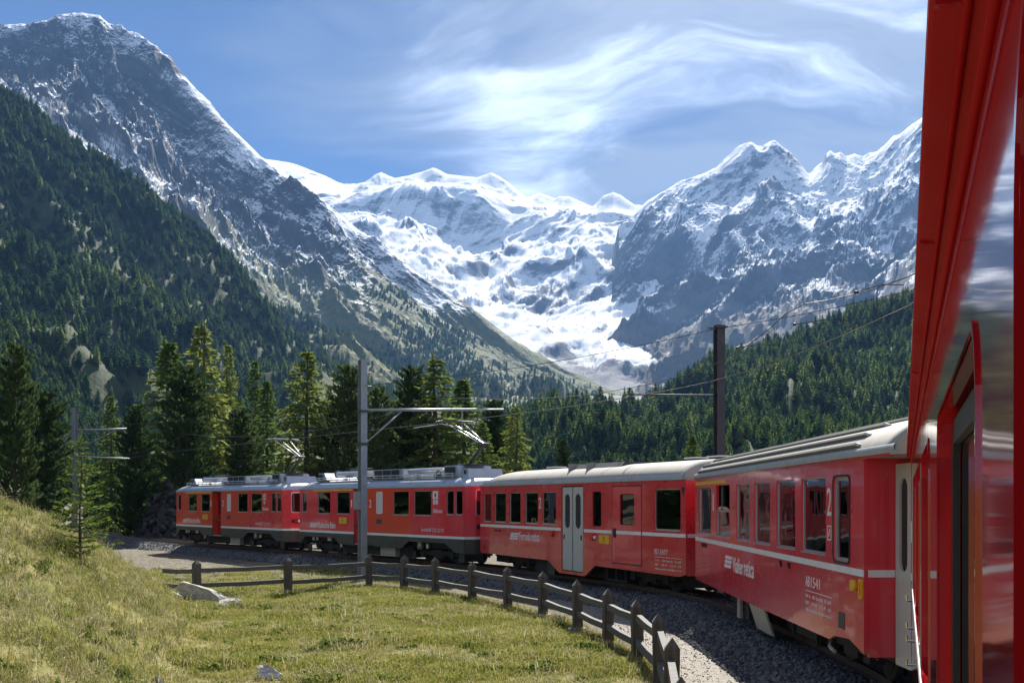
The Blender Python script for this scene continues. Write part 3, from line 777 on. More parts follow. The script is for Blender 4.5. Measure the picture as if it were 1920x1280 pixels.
track = empty('railway_track', (0, 0, 0), 0, 'curving metre-gauge railway track under the red train', None, None, 'structure')
for s in (1, -1):
    g = 0.5*s + 0.03*s
    pr = [(-0.05,-0.14),(-0.05,-0.125),(-0.012,-0.11),(-0.012,-0.04),(-0.032,-0.03),(-0.032,-0.004),(0.032,-0.004),(0.032,-0.03),(0.012,-0.04),(0.012,-0.11),(0.05,-0.125),(0.05,-0.14)]
    V, Fq = sweep([(g+a, z) for a, z in pr])
    r_ = link('rail', np_mesh('rail', V, Fq, False, M['rail']), track)
    V, Fq = sweep([(g-0.026, 0.0), (g+0.026, 0.0)])
    link('rail_head', np_mesh('rail_head', V, Fq, False, M['railtop']), r_)
slp = MB().box(-0.11, -0.95, -0.27, 0.11, 0.95, -0.143).mesh('sleeper', M['sleeper'])
for i in range(40, len(trk)-4):
    if i % 3 == 0 and (trk[i, 1] > 24):
        o = link('sleeper', slp, track)
        o.location = (trk[i, 0], trk[i, 1], 0); o.rotation_euler = (0, 0, math.atan2(tdir[i, 1], tdir[i, 0]))

# ------------------------------------------------------------ train
W = 2.66
class Car:
    """local x runs from the front (image left) to the rear, -y is the side facing the camera"""
    def __init__(s, name, label, front, rear, L, cat, group=None):
        f, r = Vector(front), Vector(rear)
        d = (r - f).normalized(); nrm = Vector((-d.y, d.x))
        c = f + d*(L/2) + nrm*(W/2)
        s.L = L; s.ys = -W/2
        s.root = empty(name, (c.x, c.y, 0), math.atan2(d.y, d.x), label, cat, group)
    def x(s, u): return u - s.L/2
    def poly(s, pts): return [(s.x(u), z) for u, z in pts]
    def flat(s, name, splines, mat, depth=0.03, out=0.0, parent=None):
        return flat([s.poly(p) for p in splines], depth, s.ys - out).build(name, mat, parent or s.root)
    def text(s, name, body, u0, u1, z0, z1, mat=None, out=0.004, bold=0.0, shear=0.0):
        words = body.split(' '); tot = sum(len(w) for w in words) + 0.6*(len(words)-1); u = u0; res = None
        for w in words:
            wl = (u1-u0)*len(w)/tot
            res = text_mb(w, s.x(u), z0, z1-z0, wl, s.ys-out, 0.005, shear, bold).build(name, mat or M['letter'], s.root)
            u += wl + (u1-u0)*0.6/tot
        return res
    def window(s, u0, z0, u1, z1, r=0.07, inset=0.045, glass=None, sill=True, frame='alu', name='window', fw=0.022):
        g = s.flat(name, [rrect(u0-0.01, z0-0.01, u1+0.01, z1+0.01, r)], glass or M['glass'], 0.008, -inset)
        mb = flat([s.poly(rrect(u0-0.005, z0-0.005, u1+0.005, z1+0.005, r)), s.poly(rrect(u0+fw, z0+fw, u1-fw, z1-fw, max(r-fw, 0.01)))], 0.016, s.ys+inset-0.018)
        mb.build('window_frame', M[frame], g)
        if sill:
            MB().box(s.x(u0+r*0.5), s.ys-0.014, z0-0.026, s.x(u1-r*0.5), s.ys+0.03, z0-0.004).build('window_sill', M['alu'], g)
        return g
    def side(s, outline, holes, mat, name='side_wall', depth=0.06):
        o = s.flat(name, [outline] + [rrect(*h) for h in holes], mat, depth)
        return o
    def shell(s, z0, z1, u0, u1, mat, mat_in, rear_hole=None):
        """far wall, ends, floor and ceiling"""
        x0, x1, y1 = s.x(u0), s.x(u1), W/2
        MB().box(x0, y1-0.06, z0, x1, y1, z1).build('far_side_wall', mat, s.root)
        MB().box(x0+0.02, s.ys+0.1, z0+0.40, x1-0.02, y1-0.07, z0+0.46).build('floor', mat_in, s.root)
        MB().box(x0+0.02, s.ys+0.1, z1-0.10, x1-0.02, y1-0.07, z1-0.06).build('ceiling', mat_in, s.root)
        MB().box(x0+0.06, y1-0.09, z0+0.47, x1-0.06, y1-0.065, z1-0.11).build('inner_lining', mat_in, s.root)
    def roof(s, u0, u1, z0, rise, mat, hw=None, front=0.0, rear=0.0, flat_=2.4, name='roof', zc=0.0, n=14):
        hw = hw or (W/2 + 0.03)
        us = sorted(set([u0, u1] + [u0 + (u1-u0)*k/30 for k in range(31)] + ([u0 + front*k/8 for k in range(9)] if front else []) + ([u1 - rear*k/8 for k in range(9)] if rear else [])))
        vs, fs = [], []
        m_ = 2*n + 1
        for u in us:
            h = 1.0
            if front and u < u0+front: t = 1-(u-u0)/front; h = math.sqrt(max(0, 1-t**2.2))
            if rear and u > u1-rear: t = 1-(u1-u)/rear; h = min(h, math.sqrt(max(0, 1-t**2.2)))
            for k in range(m_):
                a = math.pi*k/(m_-1)
                c_, s_ = math.cos(a), math.sin(a)
                y = -hw*math.copysign(abs(c_)**(2/flat_), c_); z = z0 + max(0.0, rise*h*abs(s_)**(2/2.0))
                vs.append((s.x(u), y, z))
        for i in range(len(us)-1):
            for k in range(m_-1):
                fs.append((i*m_+k, (i+1)*m_+k, (i+1)*m_+k+1, i*m_+k+1))
        mb = MB(); mb.add(vs, fs, True)
        for i in (0, len(us)-1):
            mb.f.append([i*m_+k for k in range(m_)][::(1 if i == 0 else -1)]); mb.sm.append(False)
        mb.box(s.x(u0), -hw, z0-0.045, s.x(u1), hw, z0-0.001)
        return mb.build(name, mat, s.root)
    def bogie(s, u, wb=1.9, r=0.36):
        x = s.x(u)
        mb = MB()
        for y in (-0.78, 0.78):
            mb.hexa([(x-wb/2-0.35,y-0.06,0.32),(x+wb/2+0.35,y-0.06,0.32),(x+wb/2+0.35,y+0.06,0.32),(x-wb/2-0.35,y+0.06,0.32),
                     (x-wb/2-0.35,y-0.06,0.50),(x+wb/2+0.35,y-0.06,0.50),(x+wb/2+0.35,y+0.06,0.50),(x-wb/2-0.35,y+0.06,0.50)])
            mb.box(x-0.35, y-0.07, 0.22, x+0.35, y+0.07, 0.56)
            for sx in (-1, 1):
                ax = x + sx*wb/2
                mb.box(ax-0.14, y-0.12, 0.24, ax+0.14, y+0.10, 0.50)
                for q in (-0.22, 0.22): mb.tube([(ax+q, y-0.05, 0.40), (ax+q, y-0.05, 0.62)], 0.06, 8)
        mb.box(x-0.2, -0.75, 0.38, x+0.2, 0.75, 0.56)
        b = mb.build('bogie', M['under'], s.root)
        for sx in (-1, 1):
            for y in (-0.53, 0.53):
                wm = MB().disc((0, 0, 0), (0, 1, 0), r, 0.11, 22)
                wm.disc((0, -0.06 if y < 0 else 0.06, 0), (0, 1, 0), r*0.72, 0.02, 18).disc((0, 0, 0), (0, 1, 0), r*0.25, 0.2, 12)
                w_ = wm.build('wheel', M['under'], b); w_.location = (x + sx*wb/2, y, r)
    def seats(s, us, zf, h=1.15):
        for u in us:
            x = s.x(u)
            mb = MB()
            for y0, y1 in ((-1.15, -0.22), (0.22, 1.12)):
                mb.hexa([(x-0.09,y0,zf),(x+0.09,y0,zf),(x+0.09,y1,zf),(x-0.09,y1,zf),(x-0.05,y0+0.03,zf+h),(x+0.05,y0+0.03,zf+h),(x+0.05,y1-0.03,zf+h),(x-0.05,y1-0.03,zf+h)])
                mb.box(x-0.5, y0, zf+0.30, x+0.5, y1, zf+0.42)
                mb.box(x-0.13, y0+0.12, zf+h-0.03, x+0.13, y1-0.12, zf+h+0.10)
            mb.build('seat', M['seat'], s.root)
    def bars(s, u, z, wd, ht, mat=None):
        """the operator's emblem: three slanted bars, open between"""
        mb = MB()
        k = ht/5.0
        for i, (a, b) in enumerate(((0.12, 1.0), (0.06, 0.94), (0.0, 0.88))):
            zb = z + ht - (i+1)*ht/3 + ht*0.05
            pts = [(u+wd*a, zb), (u+wd*b, zb), (u+wd*(b+0.04), zb+ht*0.25), (u+wd*(a+0.04), zb+ht*0.25)]
            flat([s.poly(pts)], 0.005, s.ys-0.004, mb)
        mb.build('emblem', mat or M['letter'], s.root)
    def table(s, u0, u1, z0, z1, rows=3):
        """stencilled data panel"""
        mb = MB(); r2 = random.Random(int(u0*100))
        for k in range(2):
            z = z0 + (z1-z0)*(0.12 + 0.80*k)
            mb.box(s.x(u0), s.ys-0.004, z, s.x(u1), s.ys-0.001, z+0.012)
        mb.build('data_panel_rule', M['letter'], s.root)
        t = MB()
        lines = ['14 t  40 km/h  R 60', 'BP  18.5  12.4  v5', '47 m  6.0 t  R 20', 'REV 12 08']
        for k, tx in enumerate(lines[:rows]):
            zt = z1 - (z1-z0)*(0.36 + 0.29*k)
            text_mb(tx, s.x(u0+0.02), zt, (z1-z0)*0.15, (u1-u0)*(0.96 if k < 2 else 0.7), s.ys-0.004, 0.004, 0, 0, t)
        tag(t.build('data_lettering', M['letter'], s.root), kind='stuff')
    def plate(s, u0, z0, u1, z1):
        p = s.flat('destination_plate', [rrect(u0, z0, u1, z1, 0.03)], M['yellow'], 0.02, 0.02)
        uc, zc = (u0+u1)/2, (z0+z1)/2; h = (z1-z0)*0.38
        pts = [(uc, zc-h*0.6), (uc+h*0.5, zc-h*0.1), (uc+h*0.5, zc+h*0.6), (uc, zc+h), (uc-h*0.5, zc+h*0.6), (uc-h*0.5, zc-h*0.1)]
        inn = [(uc+(a-uc)*0.7, zc+(b-zc)*0.7) for a, b in pts]
        mb = flat([s.poly(pts), s.poly(inn)], 0.004, s.ys-0.023)
        flat([s.poly([(uc-0.012, zc-h*1.1), (uc+0.012, zc-h*1.1), (uc+0.012, zc-h*0.6), (uc-0.012, zc-h*0.6)])], 0.004, s.ys-0.023, mb)
        mb.build('plate_mark', M['black'], p)
    def lens(s, u, z, r, mat, name):
        MB().disc((s.x(u), s.ys-0.03, z), (0, 1, 0), r, 0.07, 16).build(name, mat, s.root)

M['rib'] = pbr('dark_roof_rib', (0.13, 0.125, 0.115), 0.7)
M['lamp_red'] = pbr('red_lamp_glass', (0.45, 0.02, 0.02), 0.2)
M['lamp_amber'] = pbr('amber_lamp_glass', (0.7, 0.22, 0.03), 0.15)
M['lamp_white'] = pbr('clear_lamp_glass', (0.75, 0.75, 0.72), 0.1)
M['orange'] = pbr('orange_sticker', (0.85, 0.22, 0.01), 0.5)

def stripe(car, u0, u1, z0, z1, out=0.003, mat='white'):
    return MB().box(car.x(u0), car.ys-out, z0, car.x(u1), car.ys+0.01, z1).build('white_stripe', M[mat], car.root)

# ---- the coach just ahead of the photographer's
def build_ab():
    L = 15.7
    c = Car('passenger_coach', 'crimson passenger coach nearest ahead with grey ribbed roof and a large white 2', (4.64, 29.0), (4.52, 14.73), L, 'railway coach')
    uc = 14.27
    wins = [(0.57,2.36),(3.10,4.77),(5.51,6.87),(7.32,8.71),(9.20,10.57),(10.97,12.43)]
    holes = [(a, 1.74, b, 2.86, 0.08) for a, b in wins] + [(12.84, 1.68, 13.63, 2.84, 0.10)]
    c.side([(0,0.60),(0.05,0.54),(12.6,0.54),(12.9,0.62),(13.6,0.66),(uc,0.54),(uc,3.10),(0,3.10)], holes, M['red'])
    c.shell(0.54, 3.10, 0, uc, M['red'], M['interior'])
    # ends
    MB().box(c.x(0), c.ys+0.061, 0.56, c.x(0)+0.06, W/2-0.061, 3.099).build('front_wall', M['red'], c.root)
    # recessed vestibule at the rear: return wall, door, corner post
    yr = c.ys + 0.40
    ret = MB().box(c.x(uc)-0.05, c.ys+0.062, 0.50, c.x(uc), yr+0.3, 3.05).build('vestibule_wall', M['red'], c.root)
    MB().box(c.x(uc)-0.001, c.ys+0.055, 1.53, c.x(uc)+0.004, yr, 1.622).build('white_stripe', M['white'], c.root)
    door = flat([rrect(c.x(uc+0.02), 0.42, c.x(uc+0.62), 2.98, 0.03), rrect(c.x(uc+0.17), 1.62, c.x(uc+0.47), 2.80, 0.14)], 0.05, yr).build('vestibule_door', M['door'], c.root)
    flat([rrect(c.x(uc+0.16), 1.61, c.x(uc+0.48), 2.81, 0.14)], 0.01, yr+0.03).build('door_glass', M['black'], door)
    MB().box(c.x(uc+0.66), yr-0.02, 0.50, c.x(L)-0.02, yr+0.06, 3.05).build('corner_post', M['red'], c.root)
    MB().box(c.x(uc+0.66), yr-0.024, 1.53, c.x(L)-0.02, yr-0.021, 1.622).build('white_stripe', M['white'], c.root)
    flat([[(c.x(uc+0.68), 2.80), (c.x(uc+1.05), 2.80), (c.x(uc+0.86), 2.42)]], 0.004, yr-0.024).build('orange_triangle', M['orange'], c.root)
    MB().box(c.x(uc+0.7), yr-0.035, 2.0, c.x(uc+0.82), yr-0.024, 2.26).build('notice_plate', M['white'], c.root)
    MB().box(c.x(L)-0.08, yr+0.06, 0.5, c.x(L)-0.02, W/2, 3.05).build('rear_wall', M['red'], c.root)
    for i, h in enumerate(holes):
        u0, z0, u1, z1, r = h
        if i == 1:     # the lowered window a traveller leans from
            g = c.window(u0, z0, u1, z0+0.56, r)
            MB().box(c.x(u0+0.02), c.ys+0.035, z0+0.545, c.x(u1-0.02), c.ys+0.06, z0+0.58).build('lowered_sash_rail', M['alu'], g)
            MB().box(c.x(u0+0.12), c.ys+0.09, z0+0.6, c.x(u0+0.30), c.ys+0.12, z1-0.02).build('curtain', M['interior'], c.root)
        elif i == 6:
            c.window(u0, z0, u1, z1, r, fw=0.05, sill=False)
            flat([c.poly(rrect(u0-0.03, z0-0.03, u1+0.03, z1+0.03, 0.12)), c.poly(rrect(u0, z0, u1, z1, 0.10))], 0.012, c.ys-0.012).build('rubber_gasket', M['black'], c.root)
            MB().box(c.x(u0+0.05), c.ys+0.05, 2.22, c.x(u1-0.05), c.ys+0.075, 2.28).build('glazing_bar', M['alu'], c.root)
        else:
            c.window(u0, z0, u1, z1, r)
            if i in (2, 4): MB().box(c.x(u0+0.05), c.ys+0.05, z1-0.12, c.x(u1-0.05), c.ys+0.07, z1-0.085).build('sash_rail', M['alu'], c.root)
    for u in (0.75, 2.2, 3.25, 4.65, 5.6, 6.8, 7.45, 8.6, 9.35, 10.5, 11.1, 12.3):
        r2 = rnd.random()*0.05
        MB().box(c.x(u)-0.08-r2, c.ys+0.13, 1.76, c.x(u)+0.08, c.ys+0.17, 2.82).build('curtain', M['interior'], c.root)
    c.seats([1.0, 2.75, 4.9, 6.4, 7.9, 9.4, 10.9, 12.3], 0.98)
    stripe(c, 0, uc, 1.53, 1.622)
    MB().box(c.x(0.08), c.ys-0.003, 2.905, c.x(4.3), c.ys+0.01, 2.985).build('yellow_class_band', M['yellow'], c.root)
    c.text('class_number', '2', 12.50, 12.72, 2.30, 2.70)
    c.text('class_number', '1', 2.64, 2.76, 2.30, 2.68)
    fr = flat([c.poly(rrect(12.52, 1.95, 12.72, 2.16, 0.01)), c.poly(rrect(12.535, 1.965, 12.705, 2.145, 0.01))], 0.005, c.ys-0.004)
    flat([c.poly([(12.57,2.0),(12.60,2.0),(12.66,2.11),(12.63,2.11)])], 0.005, c.ys-0.004, fr); fr.build('no_smoking_sign', M['letter'], c.root)
    c.bars(4.15, 1.08, 0.85, 0.28)
    c.text('lettering', 'Viafier retica', 5.12, 7.30, 1.04, 1.36, bold=0.012)
    c.text('coach_number', 'AB 1541', 11.25, 12.10, 1.20, 1.36)
    c.table(11.25, 12.75, 0.80, 1.16, 3)
    c.roof(-0.03, L-0.02, 3.10, 0.52, M['roof_beige'], front=0.5, flat_=2.2)
    MB().strip([(c.ys-0.036,3.083),(c.ys-0.048,3.11),(c.ys-0.046,3.17),(c.ys-0.03,3.185)], c.x(0.05), c.x(L-0.1), True).build('roof_edge', M['roof_grey'], c.root)
    MB().box(c.x(0.0), c.ys-0.03, 3.045, c.x(L-0.3), c.ys+0.02, 3.082).build('gutter', M['red'], c.root)
    for sn_ in (0.24, 0.50, 0.74, 0.93):
        cs_ = math.sqrt(1-sn_*sn_); y = -(W/2+0.03)*cs_**(2/2.2); z = 3.10 + 0.52*sn_
        MB().tube([(c.x(0.45), y+0.01, z-0.01), (c.x(0.6), y-0.012*cs_, z+0.02), (c.x(L-1.75), y-0.012*cs_, z+0.02), (c.x(L-1.6), y+0.01, z-0.01)], 0.034, 6).build('roof_rib', M['rib'], c.root)
    for u in (3.0, 6.2, 9.0, 12.2):
        v_ = MB().box(c.x(u)-0.3, 0.25, 3.55, c.x(u)+0.3, 0.75, 3.68).build('roof_vent', M['roof_grey'], c.root)
        MB().box(c.x(u)-0.34, 0.2, 3.681, c.x(u)+0.34, 0.8, 3.715).build('vent_cap', M['alu'], v_)
    c.bogie(2.6); c.bogie(12.0)
    mb = MB().box(c.x(0.4), -0.9, 0.42, c.x(L-0.6), 0.9, 0.70)
    mb.box(c.x(5.0), -1.05, 0.05, c.x(5.4), -0.5, 0.5).box(c.x(5.6), -1.0, 0.12, c.x(6.4), 0.9, 0.45)
    mb.tube([(c.x(8.6), -0.5, 0.3), (c.x(10.2), -0.5, 0.3)], 0.18, 12)
    for u in (9.2, 10.8): mb.box(c.x(u)-0.02, -1.05, 0.2, c.x(u)+0.02, -0.98, 0.5)
    mb.box(c.x(4.6), -0.8, 0.16, c.x(10.0), 0.8, 0.45).box(c.x(1.4), -0.42, 0.1, c.x(3.8), 0.42, 0.5).box(c.x(10.8), -0.42, 0.1, c.x(13.2), 0.42, 0.5)
    mb.build('underframe', M['under'], c.root)
    MB().hexa([(c.x(6.45),-1.10,0.02),(c.x(7.85),-1.10,0.02),(c.x(7.85),-1.06,0.02),(c.x(6.45),-1.06,0.02),(c.x(6.45),-1.26,0.52),(c.x(7.85),-1.26,0.52),(c.x(7.85),-1.22,0.52),(c.x(6.45),-1.22,0.52)]).build('battery_box_cover', M['plate'], c.root)
    MB().box(c.x(4.7), -1.16, 0.06, c.x(5.0), -1.10, 0.53).build('equipment_plate', M['plate'], c.root)
    for u in (1.2, 1.6, 9.6, 10.2): MB().hexa([(c.x(u)-0.02,c.ys-0.02,1.40),(c.x(u)+0.02,c.ys-0.02,1.40),(c.x(u)+0.02,c.ys,1.40),(c.x(u)-0.02,c.ys,1.40),(c.x(u)-0.04,c.ys-0.05,1.50),(c.x(u)+0.04,c.ys-0.05,1.50),(c.x(u)+0.04,c.ys,1.50),(c.x(u)-0.04,c.ys,1.50)]).build('board_hook', M['black'], c.root)
    hb = flat([c.poly(rrect(14.08, 1.24, 14.22, 1.50, 0.04)), c.poly(rrect(14.11, 1.27, 14.19, 1.47, 0.03))], 0.02, c.ys-0.02)
    hb.build('brake_handle_frame', M['yellow'], c.root)
    c.lens(13.92, 1.40, 0.075, M['yellow'], 'round_badge')
    MB().box(c.x(13.1), c.ys-0.006, 0.76, c.x(13.4), c.ys+0.01, 0.98).build('flap', M['apron'], c.root)
    MB().tube([(c.x(12.2), -1.15, 0.52), (c.x(12.35), -1.25, 0.40), (c.x(12.6), -1.25, 0.36)], 0.03, 8).build('step_handle', M['plate'], c.root)
    return c
ab = build_ab()

# ---- second coach with the luggage door
def build_bd():
    L = 15.04
    c = Car('luggage_coach', 'red coach with pale grey double door and luggage door behind the railcars', (-1.21, 43.8), (4.53, 29.9), L, 'railway coach')
    wins = [(0.36,1.14),(1.46,2.58),(2.92,3.95),(4.35,5.46),(5.82,6.92)]
    holes = [(a, 1.76, b, 2.82, 0.08) for a, b in wins]
    holes += [(7.36, 0.29, 8.93, 3.0, 0.02), (9.59, 1.75, 10.18, 2.81, 0.09), (11.38, 1.83, 12.24, 2.72, 0.10), (13.39, 1.74, 14.78, 2.84, 0.12)]
    c.side([(0,0.62),(0.12,0.56),(6.3,0.56),(7.15,0.20),(9.05,0.20),(9.75,0.56),(L-0.3,0.52),(L,0.60),(L,3.10),(0,3.10)], holes, M['red_bd'])
    c.shell(0.56, 3.10, 0, L, M['red_bd'], M['interior'])
    MB().box(c.x(0), c.ys+0.061, 0.56, c.x(0)+0.06, W/2-0.061, 3.099).build('front_wall', M['red_bd'], c.root)
    MB().box(c.x(L)-0.06, c.ys+0.061, 0.56, c.x(L), W/2-0.061, 3.099).build('rear_wall', M['red_bd'], c.root)
    MB().box(c.x(L)-0.001, c.ys+0.055, 1.56, c.x(L)+0.004, -0.5, 1.655).build('white_stripe', M['white'], c.root)
    for i, h in enumerate(holes):
        if i == 5: continue
        c.window(*h, sill=(i not in (6, 7)), frame='black' if i in (6, 7) else 'alu')
    for u in (0.95, 1.6, 2.4, 3.75, 4.55, 6.0):
        MB().box(c.x(u)-0.09, c.ys+0.13, 1.8, c.x(u)+0.07, c.ys+0.16, 2.78).build('curtain', M['interior'], c.root)
    # luggage door outline
    uo = flat([c.poly(rrect(10.87, 0.69, 12.69, 2.97, 0.02)), c.poly(rrect(10.90, 0.72, 12.66, 2.94, 0.02))], 0.006, c.ys-0.003)
    uo.build('luggage_door_seam', M['black'], c.root)
    ld = c.flat('luggage_door', [rrect(10.905, 0.725, 12.655, 2.935, 0.02), rrect(11.36, 1.81, 12.26, 2.74, 0.11)], M['red'], 0.008, 0.006)
    MB().box(c.x(11.0), c.ys-0.03, 1.46, c.x(11.14), c.ys-0.008, 1.72).build('door_handle', M['black'], ld)
    stripe(c, 0, 7.30, 1.56, 1.655); stripe(c, 9.0, 10.86, 1.56, 1.655); stripe(c, 11.15, 12.655, 1.56, 1.655, 0.011); stripe(c, 12.70, L, 1.56, 1.655)
    # folding double door
    for a, b in ((7.40, 8.11), (8.18, 8.89)):
        d_ = c.flat('door_leaf', [rrect(a, 0.32, b, 2.96, 0.03), rrect(a+0.16, 1.66, b-0.16, 2.74, 0.17)], M['door'], 0.04, -0.02)
        c.flat('door_glass', [rrect(a+0.15, 1.65, b-0.15, 2.75, 0.17)], M['glass'], 0.008, -0.055).parent = d_
        MB().box(c.x(a+0.08 if a < 8 else b-0.16), c.ys+0.01, 1.30, c.x(a+0.16 if a < 8 else b-0.08), c.ys+0.024, 1.45).build('door_handle', M['black'], d_)
    MB().box(c.x(7.365), c.ys+0.045, 0.30, c.x(8.925), c.ys+0.055, 2.99).build('door_shadow_gap', M['black'], c.root)
    c.seats([1.3, 2.75, 4.1, 5.6], 1.02)
    c.bars(2.95, 1.15, 0.85, 0.26)
    c.text('lettering', 'Ferrovia retica', 3.85, 5.60, 1.15, 1.45, bold=0.012)
    c.text('class_number', '2', 5.54, 5.74, 2.28, 2.64)
    c.text('coach_number', 'BD 2477', 13.40, 14.12, 1.07, 1.21)
    c.table(13.42, 14.85, 0.62, 1.02, 3)
    c.plate(10.06, 1.25, 10.72, 1.50)
    c.lens(6.65, 1.45, 0.10, M['lamp_red'], 'tail_lamp'); c.lens(9.62, 1.42, 0.10, M['lamp_red'], 'tail_lamp')
    c.lens(9.82, 1.42, 0.05, M['white'], 'signal_button')
    c.flat('black_triangle', [[(14.80, 2.88), (15.02, 2.88), (14.91, 2.62)]], M['black'], 0.004, 0.003)
    for u in (1.7, 2.05): c.lens(u, 1.45, 0.03, M['black'], 'board_hook')
    c.roof(-0.03, L+0.03, 3.12, 0.52, M['roof_beige'], front=2.2, rear=0.35, flat_=2.5)
    MB().strip([(c.ys-0.035,3.08),(c.ys-0.045,3.15),(c.ys+0.0,3.24),(c.ys+0.08,3.33)], c.x(0.3), c.x(L-0.1), True).build('roof_edge', M['roof_grey'], c.root)
    # dark skylight box let into the roof over the doors
    for a, b in ((7.3, 8.5), (8.62, 10.6)):
        sb = MB().hexa([(c.x(a),-1.02,3.40),(c.x(b),-1.02,3.40),(c.x(b),0.6,3.40),(c.x(a),0.6,3.40),(c.x(a+0.1),-0.72,3.70),(c.x(b-0.05),-0.72,3.70),(c.x(b-0.05),0.6,3.70),(c.x(a+0.1),0.6,3.70)]).build('roof_grille_box', M['apron'], c.root)
        MB().box(c.x(a)-0.05, -1.04, 3.38, c.x(a), 0.6, 3.72).build('grille_frame', M['roof_beige'], sb)
    for u in (3.2, 5.9, 12.8, 14.0):
        v_ = MB().box(c.x(u)-0.28, 0.2, 3.52, c.x(u)+0.28, 0.62, 3.72).build('roof_vent', M['apron'], c.root)
        MB().box(c.x(u)-0.33, 0.16, 3.721, c.x(u)+0.33, 0.66, 3.76).build('vent_cap', M['white'], v_)
    c.bogie(2.7); c.bogie(12.3)
    mb = MB().box(c.x(0.5), -0.9, 0.45, c.x(6.9), 0.9, 0.72).box(c.x(9.6), -0.9, 0.5, c.x(L-0.5), 0.9, 0.72)
    mb.box(c.x(4.8), -1.05, 0.1, c.x(5.7), 0.8, 0.5)
    for u in (9.9, 10.5, 11.1): mb.box(c.x(u)-0.04, -1.0, 0.12, c.x(u)+0.04, 1.0, 0.55)
    mb.box(c.x(9.9), -1.0, 0.12, c.x(11.2), -0.95, 0.18)
    mb.box(c.x(0.1), -0.7, 0.22, c.x(1.5), 0.8, 0.6).box(c.x(4.0), -0.8, 0.14, c.x(9.7), 0.8, 0.5).box(c.x(1.5), -0.42, 0.1, c.x(3.9), 0.42, 0.5).box(c.x(11.4), -0.42, 0.1, c.x(13.5), 0.42, 0.5)
    mb.build('underframe', M['under'], c.root)
    MB().box(c.x(5.75), -1.1, 0.08, c.x(6.3), -1.05, 0.52).build('equipment_plate', M['apron'], c.root)
    return c
bd = build_bd()

